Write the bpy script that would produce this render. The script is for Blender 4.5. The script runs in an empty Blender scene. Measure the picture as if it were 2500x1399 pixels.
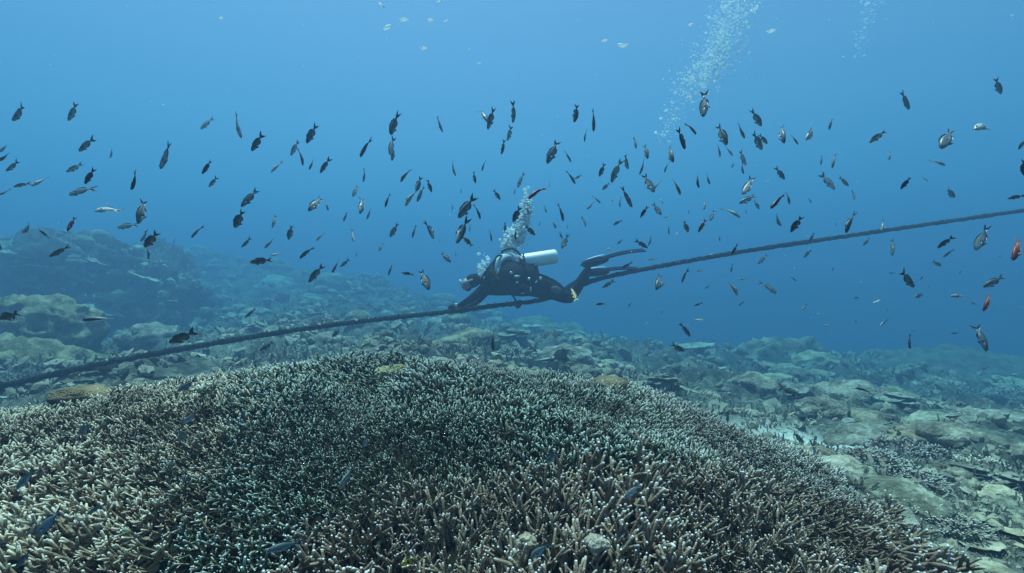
import bpy, math, random
import numpy as np
from mathutils import Vector, Matrix

# ------------------------------------------------------------------ camera, world, sun, exposure
scn = bpy.context.scene
COL = scn.collection
F = 1250.0                      # focal length in photo pixels (90 degrees across 2500)
CX, CY = 1250.0, 700.0

cam_d = bpy.data.cameras.new('camera')
cam_d.sensor_width = 36.0
cam_d.lens = 18.0
cam_d.clip_start = 0.05
cam_d.clip_end = 1000.0
cam = bpy.data.objects.new('camera', cam_d)
COL.objects.link(cam)
cam.location = (0, 0, 0)
cam.rotation_euler = (math.radians(90), 0, 0)
scn.camera = cam

SUN_DIR = Vector((-0.08, 0.20, 0.92)).normalized()
SUN_EL = math.asin(SUN_DIR.z)
SUN_AZ = math.atan2(SUN_DIR.x, SUN_DIR.y)
world = bpy.data.worlds.new('World')
scn.world = world
world.use_nodes = True
wn = world.node_tree
bg = wn.nodes['Background']
sky = wn.nodes.new('ShaderNodeTexSky')
sky.sky_type = 'NISHITA'
sky.sun_disc = False
sky.sun_elevation = SUN_EL
sky.sun_rotation = SUN_AZ
wn.links.new(sky.outputs['Color'], bg.inputs['Color'])
bg.inputs['Strength'].default_value = 0.070

sun_d = bpy.data.lights.new('sun', 'SUN')
sun_d.energy = 5.0
sun_d.angle = math.radians(1.2)
sun_d.color = (1.0, 0.94, 0.87)
sun = bpy.data.objects.new('sun', sun_d)
COL.objects.link(sun)
sun.location = (-4, 6, 12)
sun.rotation_euler = SUN_DIR.to_track_quat('Z', 'Y').to_euler()

scn.view_settings.view_transform = 'Standard'
scn.view_settings.look = 'None'
scn.view_settings.gamma = 1.0
scn.view_settings.exposure = 0.93
scn.view_settings.use_curve_mapping = False
cy = scn.cycles
cy.use_denoising = True
cy.max_bounces = 5
cy.diffuse_bounces = 2
cy.glossy_bounces = 2
cy.transmission_bounces = 2
cy.transparent_max_bounces = 12
cy.volume_bounces = 1
cy.sample_clamp_indirect = 3.0

rng = np.random.default_rng(7)
random.seed(7)

# ------------------------------------------------------------------ helpers
def P(px, py, Y):
    """photo pixel at distance Y in front of the camera"""
    return Vector(((px - CX) / F * Y, Y, -(py - CY) / F * Y))

def stretch(Y):
    """the reef behind the mound opens out: how much farther a thing set at Y really stands"""
    return float(np.interp(Y, [4.5, 9.0], [1.0, 1.8]))

def tag(o, label=None, cat=None, group=None, kind=None):
    if label: o['label'] = label
    if cat: o['category'] = cat
    if group: o['group'] = group
    if kind: o['kind'] = kind
    return o

def link(o, parent=None):
    COL.objects.link(o)
    if parent: o.parent = parent
    return o

def empty(name, loc, label, cat, group=None):
    o = bpy.data.objects.new(name, None)
    o.location = loc
    o.empty_display_size = 0.1
    link(o)
    return tag(o, label, cat, group)

def mesh_np(name, V, faces, mats, attrs=None, smooth=True):
    """V (n,3), faces = list of (k,m) index arrays; attrs = {name: (n,) floats}"""
    me = bpy.data.meshes.new(name)
    V = np.asarray(V, dtype=np.float32)
    me.vertices.add(len(V))
    me.vertices.foreach_set('co', V.ravel())
    if not isinstance(faces, (list, tuple)): faces = [faces]
    faces = [np.asarray(f, dtype=np.int32) for f in faces if len(f)]
    loops = np.concatenate([f.ravel() for f in faces])
    sizes = np.concatenate([np.full(len(f), f.shape[1], dtype=np.int32) for f in faces])
    starts = np.concatenate([[0], np.cumsum(sizes)[:-1]]).astype(np.int32)
    me.loops.add(len(loops))
    me.loops.foreach_set('vertex_index', loops)
    me.polygons.add(len(sizes))
    me.polygons.foreach_set('loop_start', starts)
    me.polygons.foreach_set('use_smooth', np.full(len(sizes), smooth, dtype=bool))
    me.update(calc_edges=True)
    me.validate()
    for k, a in (attrs or {}).items():
        at = me.attributes.new(k, 'FLOAT', 'POINT')
        at.data.foreach_set('value', np.asarray(a, dtype=np.float32))
    for m in (mats if isinstance(mats, (list, tuple)) else [mats]):
        me.materials.append(m)
    return me

def obj(name, me, parent=None, loc=None):
    o = bpy.data.objects.new(name, me)
    if loc is not None: o.location = loc
    return link(o, parent)

class MB:
    """collects pieces of geometry for one mesh"""
    def __init__(s): s.V, s.Q, s.T, s.n, s.A = [], [], [], 0, []
    def add(s, V, Q=None, T=None, a=0.0):
        V = np.asarray(V, float).reshape(-1, 3)
        if Q is not None and len(Q): s.Q.append(np.asarray(Q) + s.n)
        if T is not None and len(T): s.T.append(np.asarray(T) + s.n)
        s.V.append(V); s.A.append(np.broadcast_to(np.asarray(a, float), (len(V),)).copy()); s.n += len(V)
    def mesh(s, name, mat, attr='tip', smooth=True, extra=None):
        f = []
        if s.Q: f.append(np.concatenate(s.Q))
        if s.T: f.append(np.concatenate(s.T))
        at = {attr: np.concatenate(s.A)}
        if extra: at.update(extra(np.concatenate(s.V)))
        return mesh_np(name, np.concatenate(s.V), f, mat, at, smooth)

def frame(d, ref=(0.123, 0.31, 0.94)):
    d = np.asarray(d, float); d = d / np.linalg.norm(d)
    a = np.cross(d, ref); a /= np.linalg.norm(a) + 1e-9
    return d, a, np.cross(d, a)

def tube(mb, pts, rad, sides=8, cap=True, ab=None, a=None, ref=None):
    """tube through pts; rad scalar or list; ab = list of (ra, rb) flattening"""
    pts = np.asarray(pts, float); n = len(pts)
    rad = np.broadcast_to(np.asarray(rad, float), (n,))
    tan = np.gradient(pts, axis=0); tan /= np.linalg.norm(tan, axis=1)[:, None] + 1e-12
    if ref is None:
        _, u, v = frame(tan[0])
    else:
        u = np.asarray(ref, float)
    ring = []
    ang = np.arange(sides) / sides * 2 * math.pi
    for i in range(n):
        u = u - tan[i] * np.dot(u, tan[i]); u /= np.linalg.norm(u) + 1e-12
        v = np.cross(tan[i], u)
        ka, kb = (1, 1) if ab is None else ab[i]
        ring.append(pts[i] + rad[i] * (np.cos(ang)[:, None] * u * ka + np.sin(ang)[:, None] * v * kb))
    V = np.concatenate(ring)
    i = np.arange(n - 1)[:, None] * sides; j = np.arange(sides)[None, :]; j2 = (j + 1) % sides
    Q = np.stack([i + j, i + j2, i + sides + j2, i + sides + j], -1).reshape(-1, 4)
    T = None
    av = np.repeat(np.zeros(n) if a is None else np.asarray(a, float), sides)
    if cap:
        V = np.concatenate([V, pts[:1], pts[-1:]])
        b, e = n * sides, n * sides + 1
        jj = np.arange(sides); jn = (jj + 1) % sides
        T = np.concatenate([np.stack([np.full(sides, b), jn, jj], -1),
                            np.stack([np.full(sides, e), (n - 1) * sides + jj, (n - 1) * sides + jn], -1)])
        av = np.concatenate([av, av[:1], av[-1:]])
    mb.add(V, Q, T, av)

def smooth_path(pts, n):
    """Catmull-Rom through pts, n samples"""
    pts = np.asarray(pts, float)
    p = np.concatenate([[2 * pts[0] - pts[1]], pts, [2 * pts[-1] - pts[-2]]])
    t = np.linspace(0, len(pts) - 1 - 1e-9, n); k = t.astype(int); f = (t - k)[:, None]
    a, b, c, d = p[k], p[k + 1], p[k + 2], p[k + 3]
    return 0.5 * (2 * b + (c - a) * f + (2 * a - 5 * b + 4 * c - d) * f ** 2 + (3 * b - a - 3 * c + d) * f ** 3)

def ico(sub):
    import bmesh
    bm = bmesh.new(); bmesh.ops.create_icosphere(bm, subdivisions=sub, radius=1.0)
    V = np.array([v.co[:] for v in bm.verts]); T = np.array([[v.index for v in f.verts] for f in bm.faces]); bm.free()
    return V, T
ICO = {k: ico(k) for k in (1, 2, 3, 4, 5)}

# value noise
_perm = np.random.default_rng(3).integers(0, 2 ** 16, 4096)
def _h(i, j, k):
    a = _perm[i & 4095]; b = _perm[(a + j) & 4095]; c = _perm[(b + k) & 4095]
    return c / 65535.0 * 2 - 1
def vnoise(p):
    p = np.asarray(p, float); i = np.floor(p).astype(np.int64); f = p - i; f = f * f * f * (f * (f * 6 - 15) + 10)
    r = 0
    for dx in (0, 1):
        for dy in (0, 1):
            for dz in (0, 1):
                w = (f[:, 0] if dx else 1 - f[:, 0]) * (f[:, 1] if dy else 1 - f[:, 1]) * (f[:, 2] if dz else 1 - f[:, 2])
                r = r + w * _h(i[:, 0] + dx, i[:, 1] + dy, i[:, 2] + dz)
    return r
def fbm(p, oct=4, lac=2.03, gain=0.5):
    p = np.asarray(p, float); r = 0; a = 1.0
    for o in range(oct):
        r = r + a * vnoise(p + 17.3 * o); p = p * lac; a *= gain
    return r
def billow(p, oct=3, gain=0.5):
    p = np.asarray(p, float); r = 0; a = 1.0
    for o in range(oct):
        r = r + a * (1 - 2 * np.abs(vnoise(p + 9.1 * o))); p = p * 2.1; a *= gain
    return r

# ------------------------------------------------------------------ materials
class NT:
    def __init__(s, name):
        s.m = bpy.data.materials.new(name); s.m.use_nodes = True
        s.t = s.m.node_tree; s.b = s.t.nodes['Principled BSDF']; s.out = s.t.nodes['Material Output']
    def n(s, typ, **kw):
        nd = s.t.nodes.new(typ)
        for k, v in kw.items(): setattr(nd, k, v)
        return nd
    def l(s, a, b): s.t.links.new(a, b)
    def ramp(s, fac, stops):
        r = s.n('ShaderNodeValToRGB'); e = r.color_ramp.elements
        while len(e) < len(stops): e.new(0.5)
        for el, (p, c) in zip(e, stops): el.position = p; el.color = (*c, 1)
        s.l(fac, r.inputs['Fac']); return r.outputs['Color']
    def mix(s, fac, a, b, mode='MIX'):
        m = s.n('ShaderNodeMix', data_type='RGBA', blend_type=mode)
        for sock, v in ((m.inputs[0], fac), (m.inputs[6], a), (m.inputs[7], b)):
            if isinstance(v, bpy.types.NodeSocket): s.l(v, sock)
            elif isinstance(v, (int, float)): sock.default_value = v
            else: sock.default_value = (*v, 1)
        return m.outputs[2]
    def noise(s, scale, detail=4, coord=None, rough=0.6):
        t = s.n('ShaderNodeTexNoise'); t.inputs['Scale'].default_value = scale; t.inputs['Detail'].default_value = detail
        t.inputs['Roughness'].default_value = rough
        if coord is not None: s.l(coord, t.inputs['Vector'])
        return t.outputs['Fac']
    def voro(s, scale, coord=None, feature='F1', out='Distance'):
        t = s.n('ShaderNodeTexVoronoi', feature=feature); t.inputs['Scale'].default_value = scale
        if coord is not None: s.l(coord, t.inputs['Vector'])
        return t.outputs[out]
    def coord(s, which='Object'):
        return s.n('ShaderNodeTexCoord').outputs[which]
    def geo(s): return s.n('ShaderNodeNewGeometry').outputs['Position']
    def attr(s, name): 
        a = s.n('ShaderNodeAttribute', attribute_name=name); return a.outputs['Fac']
    def math(s, op, a, b=0.0, clamp=False):
        m = s.n('ShaderNodeMath', operation=op, use_clamp=clamp)
        for sock, v in zip(m.inputs, (a, b)):
            if isinstance(v, bpy.types.NodeSocket): s.l(v, sock)
            else: sock.default_value = v
        return m.outputs[0]
    def bump(s, h, strength=0.5, dist=0.02):
        b = s.n('ShaderNodeBump'); b.inputs['Strength'].default_value = strength; b.inputs['Distance'].default_value = dist
        s.l(h, b.inputs['Height']); s.l(b.outputs['Normal'], s.b.inputs['Normal'])
    def col(s, c):
        if isinstance(c, bpy.types.NodeSocket): s.l(c, s.b.inputs['Base Color'])
        else: s.b.inputs['Base Color'].default_value = (*c, 1)
    def rough(s, r, spec=0.3):
        s.b.inputs['Roughness'].default_value = r; s.b.inputs['Specular IOR Level'].default_value = spec

def plain(name, c, rough=0.6, spec=0.3, metal=0.0, var=0.25, scale=30):
    t = NT(name); n = t.noise(scale, 3, t.coord())
    dark = tuple(x * (1 - var) for x in c); lite = tuple(min(1, x * (1 + var)) for x in c)
    t.col(t.ramp(n, [(0.3, dark), (0.7, lite)])); t.rough(rough, spec); t.b.inputs['Metallic'].default_value = metal
    return t.m

def branch_mat(name, stem_a, stem_b, tip, tip_lo=0.72, tip_hi=0.98):
    t = NT(name)
    r = t.attr('rnd'); tp = t.attr('tip'); g = t.geo()
    big = t.noise(2.2, 3, g); fine = t.noise(60, 3, g)
    f = t.math('ADD', t.math('MULTIPLY', r, 0.5), t.math('MULTIPLY', big, 0.6))
    stem = t.mix(t.math('MULTIPLY', f, 0.9, True), stem_a, stem_b)
    stem = t.mix(0.35, stem, t.ramp(fine, [(0.3, (0.25, 0.25, 0.25)), (0.7, (1, 1, 1))]), 'MULTIPLY')
    m = t.n('ShaderNodeMapRange'); m.inputs[1].default_value = tip_lo; m.inputs[2].default_value = tip_hi
    t.l(tp, m.inputs[0])
    # patches overgrown with brown algae, where the tips are not pale
    pt = t.n('ShaderNodeMapRange', interpolation_type='SMOOTHSTEP'); pt.inputs[1].default_value = .57; pt.inputs[2].default_value = .66
    t.l(t.noise(6.5, 2, g), pt.inputs[0])
    stem = t.mix(t.math('MULTIPLY', pt.outputs[0], .65), stem, (0.12, 0.075, 0.05))
    keep = t.math('SUBTRACT', 1.0, t.math('MULTIPLY', pt.outputs[0], .75))
    keep = t.math('MULTIPLY', keep, t.math('ADD', t.math('MULTIPLY', r, .35), .65))
    t.col(t.mix(t.math('MULTIPLY', m.outputs[0], keep), stem, tip)); t.rough(0.7, 0.3)
    t.bump(t.voro(260, g), 0.4, 0.004)
    return t.m

def reef_mat(name, c_dark, c_mid, c_lite, s=1.0, bump=0.6):
    t = NT(name); g = t.geo(); oi = t.n('ShaderNodeObjectInfo').outputs['Random']
    n1 = t.noise(3.0 * s, 6, g, 0.65); n2 = t.noise(22 * s, 5, g, 0.7)
    base = t.ramp(t.math('ADD', t.math('MULTIPLY', n1, 0.6), t.math('MULTIPLY', n2, 0.4)),
                  [(0.36, c_dark), (0.48, c_mid), (0.58, c_lite)])
    tint = t.ramp(oi, [(0.0, (0.75, 0.72, 0.62)), (0.5, (1, 1, 1)), (1.0, (0.95, 0.85, 0.7))])
    t.col(t.mix(1.0, base, tint, 'MULTIPLY')); t.rough(0.9, 0.1)
    h = t.math('ADD', t.math('MULTIPLY', n2, 0.6), t.math('MULTIPLY', t.voro(38 * s, g), 0.5))
    t.bump(h, bump, 0.05)
    return t.m
# ------------------------------------------------------------------ water body (haze) and ground
def make_haze():
    import bmesh
    bm = bmesh.new(); bmesh.ops.create_cube(bm, size=1.0)
    me = bpy.data.meshes.new('haze'); bm.to_mesh(me); bm.free()
    x, y, z0, z1 = 320.0, 320.0, -25.5, HAZE_TOP
    for v in me.vertices: v.co = (v.co.x * 2 * x, v.co.y * 2 * y, z0 + (v.co.z + 0.5) * (z1 - z0))
    m = bpy.data.materials.new('sea_water_haze'); m.use_nodes = True
    t = m.node_tree; t.nodes.clear()
    o = t.nodes.new('ShaderNodeOutputMaterial'); v = t.nodes.new('ShaderNodeVolumePrincipled')
    v.inputs['Density Attribute'].default_value = ''
    # extinction per metre and scattering albedo of the water for red, green and blue
    dens = max(HAZE_EXT)
    c = [a * e / dens for a, e in zip(HAZE_ALB, HAZE_EXT)]
    ab = [(1 - (e / dens - k) / (1 - k)) ** 2 for e, k in zip(HAZE_EXT, c)]
    v.inputs['Density'].default_value = dens
    v.inputs['Color'].default_value = (*c, 1)
    v.inputs['Absorption Color'].default_value = (*ab, 1)
    v.inputs['Anisotropy'].default_value = HAZE_G
    t.links.new(v.outputs['Volume'], o.inputs['Volume'])
    me.materials.append(m)
    return tag(obj('haze', me), kind='stuff')
HAZE_TOP, HAZE_G = 8.6, 0.44
HAZE_EXT = (0.104, 0.055, 0.051)
HAZE_ALB = (0.118, 0.352, 0.605)
make_haze()

# control points of the ground in photo pixels and distance, turned into plan positions and heights
_c = [(-300, 985, 4.6), (0, 965, 4.8), (150, 950, 4.8), (300, 925, 4.8), (450, 905, 5.0), (600, 885, 5.2), (760, 870, 5.2),
      (60, 900, 6.5), (300, 890, 7.5), (480, 850, 7.0), (620, 815, 7.5), (800, 830, 7.0), (900, 815, 8.5), (1000, 845, 7.0),
      (1100, 830, 8.0), (1250, 850, 7.5), (1400, 890, 6.5), (1500, 900, 6.8), (1600, 930, 6.2), (1700, 930, 6.5), (1800, 985, 5.6),
      (560, 740, 13), (700, 735, 12), (850, 765, 11), (1000, 790, 11), (1150, 805, 11), (1300, 838, 11), (1450, 845, 11), (1600, 868, 11),
      (-100, 610, 19), (200, 600, 19), (430, 622, 19), (560, 655, 19), (700, 672, 18), (850, 682, 17), (950, 705, 17), (1050, 742, 17), (1150, 775, 16),
      (1250, 802, 16), (1400, 822, 15), (1550, 858, 15), (1700, 878, 12), (1850, 860, 10.5), (1950, 866, 10.5), (2050, 912, 11), (2200, 950, 12),
      (2500, 950, 12), (2800, 950, 12), (1900, 950, 7.5), (2050, 990, 7.0), (2200, 1000, 7.0), (2500, 1010, 7.0),
      (1900, 1035, 5.0), (1985, 1075, 4.4), (2100, 1065, 4.6), (2300, 1070, 4.4), (2500, 1080, 4.3), (2800, 1080, 4.3),
      (2060, 1130, 3.4), (2200, 1120, 3.5), (2350, 1170, 3.1), (2500, 1160, 3.2),
      (2150, 1210, 2.5), (2300, 1290, 2.35), (2500, 1290, 2.4), (2420, 1380, 2.0), (2650, 1380, 2.0)]
cp = [P(a, b, Y * stretch(Y)) for a, b, Y in _c]
cp = [(p.x, p.y, p.z) for p in cp]
cp += [(1.35, 0.9, -1.0), (1.5, 0.2, -1.0), (0, 3.9, -1.15), (1.2, 3.9, -1.25), (-1.5, 3.6, -0.95), (-3.2, 3.2, -1.0), (-3.6, 4.0, -1.05), (0, 5.0, -1.05),
       (-4, 1, -0.9), (0, -2, -1.0), (4, 0, -1.2), (-4, -3, -1.2), (4, -3, -1.3)]
for r, z in ((46, -9.0), (62, -15.0), (90, -20.0), (160, -22.5), (300, -23)):
    for k in range(14):
        a = k / 14 * 2 * math.pi
        if r < 70 and abs((a + math.pi) % (2 * math.pi) - math.pi) > 1.9: zz = -8.0
        else: zz = z
        cp.append((r * math.sin(a), r * math.cos(a), zz))
cp = np.array(cp)
def _phi(d2): return np.sqrt(d2 + 0.5)
_d2 = ((cp[:, None, :2] - cp[None, :, :2]) ** 2).sum(-1)
_n = len(cp)
_A = np.zeros((_n + 1, _n + 1)); _A[:_n, :_n] = _phi(_d2) + np.eye(_n) * -0.01; _A[:_n, _n] = 1; _A[_n, :_n] = 1
_w = np.linalg.solve(_A, np.concatenate([cp[:, 2], [0]]))
def base_h(x, y):
    out = np.empty(len(x))
    for s in range(0, len(x), 20000):
        d2 = (x[s:s + 20000, None] - cp[None, :, 0]) ** 2 + (y[s:s + 20000, None] - cp[None, :, 1]) ** 2
        out[s:s + 20000] = _phi(d2) @ _w[:_n] + _w[_n]
    return out

MXC, MYC, MZ0 = -0.45, 1.9, -0.355
def mound_h(x, y):
    dx = x - MXC; dy = y - MYC
    a = np.where(dx < 0, 0.070, 0.135)
    b = np.where(dy < 0, 0.125, 0.135)
    q = np.stack([x * 1.1, y * 1.1, np.zeros_like(x)], -1)
    return MZ0 - a * dx ** 2 - b * dy ** 2 + 0.035 * fbm(q * 1.3 + 4.0, 2) + 0.018 * fbm(q * 4.0, 2)
def mound_right(y):
    return np.interp(y, [0.4, 0.9, 1.3, 1.8, 2.4, 3.0, 3.6], [0.80, 0.88, 1.02, 1.16, 1.34, 1.27, 0.9])
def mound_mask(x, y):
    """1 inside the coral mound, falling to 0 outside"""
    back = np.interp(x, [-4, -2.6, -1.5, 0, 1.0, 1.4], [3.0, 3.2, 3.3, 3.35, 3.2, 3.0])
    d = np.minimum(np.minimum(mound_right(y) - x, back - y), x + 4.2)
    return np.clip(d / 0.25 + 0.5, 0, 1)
def ground_h(x, y, detail=True):
    x = np.asarray(x, float); y = np.asarray(y, float)
    r = np.hypot(x, y)
    b = base_h(x, y)
    if detail:
        q = np.stack([x, y, np.zeros_like(x)], -1)
        far = np.clip((r - 2.0) / 6.0, 0.25, 2.0)
        b = b + far * (0.17 * billow(q * 0.7, 3) + 0.09 * np.abs(fbm(q * 2.3, 4)) + 0.03 * fbm(q * 9, 2) - 0.10)
    m = mound_mask(x, y)
    mh = mound_h(x, y) - 0.02
    m = m * m * (3 - 2 * m)
    return np.where(m > 0, b * (1 - m) + np.maximum(mh, b * 0 + mh) * m, b)

def make_ground():
    az = np.concatenate([np.arange(-60, 60, 0.44), np.arange(62, 298, 4.0)]) * math.pi / 180
    rr = [0.35]
    while rr[-1] < 310: rr.append(rr[-1] * 1.020 + 0.002)
    rr = np.array(rr); na, nr = len(az), len(rr)
    R, A = np.meshgrid(rr, az, indexing='ij')
    x = (R * np.sin(A)).ravel(); y = (R * np.cos(A)).ravel()
    z = ground_h(x, y)
    V = np.stack([x, y, z], -1)
    V = np.concatenate([V, [[0, 0, -0.95]]])
    i = np.arange(nr - 1)[:, None] * na; j = np.arange(na)[None, :]; j2 = (j + 1) % na
    Q = np.stack([i + j, i + na + j, i + na + j2, i + j2], -1).reshape(-1, 4)
    jj = np.arange(na); T = np.stack([np.full(na, nr * na), jj, (jj + 1) % na], -1)
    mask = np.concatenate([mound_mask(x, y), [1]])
    t = NT('seabed_rubble'); g = t.geo()
    n1 = t.noise(1.1, 6, g, 0.65); n2 = t.noise(11, 7, g, 0.75); v = t.voro(26, g)
    c = t.ramp(t.math('ADD', t.math('MULTIPLY', n1, 0.5), t.math('MULTIPLY', n2, 0.5)),
               [(0.38, (0.022, 0.024, 0.02)), (0.49, (0.075, 0.076, 0.06)), (0.58, (0.19, 0.19, 0.15)), (0.70, (0.38, 0.38, 0.32))])
    sand = t.attr('sand'); c = t.mix(sand, c, t.ramp(n2, [(0.3, (0.42, 0.42, 0.35)), (0.7, (0.72, 0.71, 0.62))]))
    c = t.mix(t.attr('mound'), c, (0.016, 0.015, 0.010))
    t.col(c); t.rough(0.95, 0.1)
    t.bump(t.math('ADD', n2, t.math('MULTIPLY', v, 0.5)), 0.7, 0.06)
    s = np.exp(-(((x - 2.55) / 0.55) ** 2 + ((y - 4.5) / 0.45) ** 2)) * 1.4
    s = np.clip(s + 0.25 * fbm(V[:-1] * 3, 3) * (s > 0.05), 0, 1)
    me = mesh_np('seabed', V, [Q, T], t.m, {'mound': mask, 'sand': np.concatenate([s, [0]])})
    return tag(obj('seabed', me), kind='structure')
make_ground()

# ------------------------------------------------------------------ staghorn thicket on the mound
M_FRONT = branch_mat('front_staghorn_skin', (0.125, 0.086, 0.055), (0.39, 0.295, 0.20), (0.92, 0.90, 0.84), 0.88, 1.0)
M_DARK = branch_mat('dark_finger_skin', (0.042, 0.052, 0.028), (0.165, 0.175, 0.100), (0.80, 0.92, 0.84), 0.82, 1.0)
M_LEFT = branch_mat('pale_finger_skin', (0.16, 0.11, 0.068), (0.50, 0.38, 0.235), (0.97, 0.90, 0.70), 0.76, 1.0)
M_RIGHT = branch_mat('grey_finger_skin', (0.11, 0.092, 0.066), (0.38, 0.33, 0.245), (0.90, 0.90, 0.82), 0.78, 1.0)
M_CREST = branch_mat('crest_finger_skin', (0.14, 0.10, 0.08), (0.31, 0.25, 0.20), (0.62, 0.62, 0.58), 0.85, 1.0)

def branch_variant(r, nside, rad, sides=5, spread=1.0, segs=4):
    """a branchlet of unit height: a stem and its side fingers; returns V, Q, T, tip"""
    mb = MB()
    def finger(p0, d, L, r0, segs, t0):
        d = np.asarray(d, float); d /= np.linalg.norm(d)
        pts = [np.asarray(p0, float)]
        bend = r.normal(0, 0.16, 3)
        for k in range(segs):
            d = d + bend / segs + np.array([0, 0, 0.10]) / segs; d /= np.linalg.norm(d)
            pts.append(pts[-1] + d * L / segs)
        pts = np.array(pts)
        f = np.linspace(0, 1, segs + 1)
        rad_ = r0 * (1.12 - 0.52 * f)
        pts = np.concatenate([pts, pts[-1:] + d * rad_[-1] * 0.55]); rad_ = np.concatenate([rad_, [rad_[-1] * 0.62]])
        tip = np.concatenate([t0 + (0.93 - t0) * f, [1.0]])
        tube(mb, pts, rad_, sides, cap=True, a=tip)
        return pts
    st = finger((0, 0, -0.35), (r.normal(0, .1), r.normal(0, .1), 1), 1.35, rad, segs, 0.0)
    a0 = r.uniform(0, 6.28)
    for k in range(nside):
        h = r.uniform(0.25, 0.78); a = a0 + k * 2.4 + r.normal(0, .4)
        i = min(segs - 1, int((h + 0.35) / 1.35 * segs)); p = st[i] + (st[i + 1] - st[i]) * (((h + 0.35) / 1.35 * segs) - i)
        e = r.uniform(0.5, 0.95) * spread
        finger(p, (math.cos(a) * e, math.sin(a) * e, 1 - 0.45 * e), r.uniform(0.28, 0.52), rad * r.uniform(0.7, 0.9), 2 if segs > 2 else 1, 0.45 + 0.3 * h)
    return np.concatenate(mb.V), np.concatenate(mb.Q), np.concatenate(mb.T), np.concatenate(mb.A)

def bake(variants, pos, rot, scl, which, rnd):
    """joins transformed copies of the variants into arrays"""
    Vs, Qs, Ts, As, Rs, n = [], [], [], [], [], 0
    for k, (V, Q, T, A) in enumerate(variants):
        idx = np.nonzero(which == k)[0]
        if not len(idx): continue
        W = np.einsum('nij,vj->nvi', rot[idx], V) * scl[idx][:, None, None] + pos[idx][:, None, :]
        off = n + np.arange(len(idx))[:, None, None] * len(V)
        Vs.append(W.reshape(-1, 3)); Qs.append((Q[None] + off).reshape(-1, 4)); Ts.append((T[None] + off).reshape(-1, 3))
        As.append(np.tile(A, len(idx))); Rs.append(np.repeat(rnd[idx], len(V))); n += len(idx) * len(V)
    return np.concatenate(Vs), [np.concatenate(Qs), np.concatenate(Ts)], {'tip': np.concatenate(As), 'rnd': np.concatenate(Rs)}

def rot_to(n, spin):
    """rotation matrices taking z to n, after a spin about z"""
    n = n / np.linalg.norm(n, axis=1)[:, None]
    ref = np.where(np.abs(n[:, :1]) < 0.9, np.array([[1.0, 0, 0]]), np.array([[0, 1.0, 0]]))
    a = np.cross(ref, n); a /= np.linalg.norm(a, axis=1)[:, None]
    b = np.cross(n, a)
    c, s = np.cos(spin)[:, None], np.sin(spin)[:, None]
    return np.stack([a * c + b * s, -a * s + b * c, n], -1)

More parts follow.
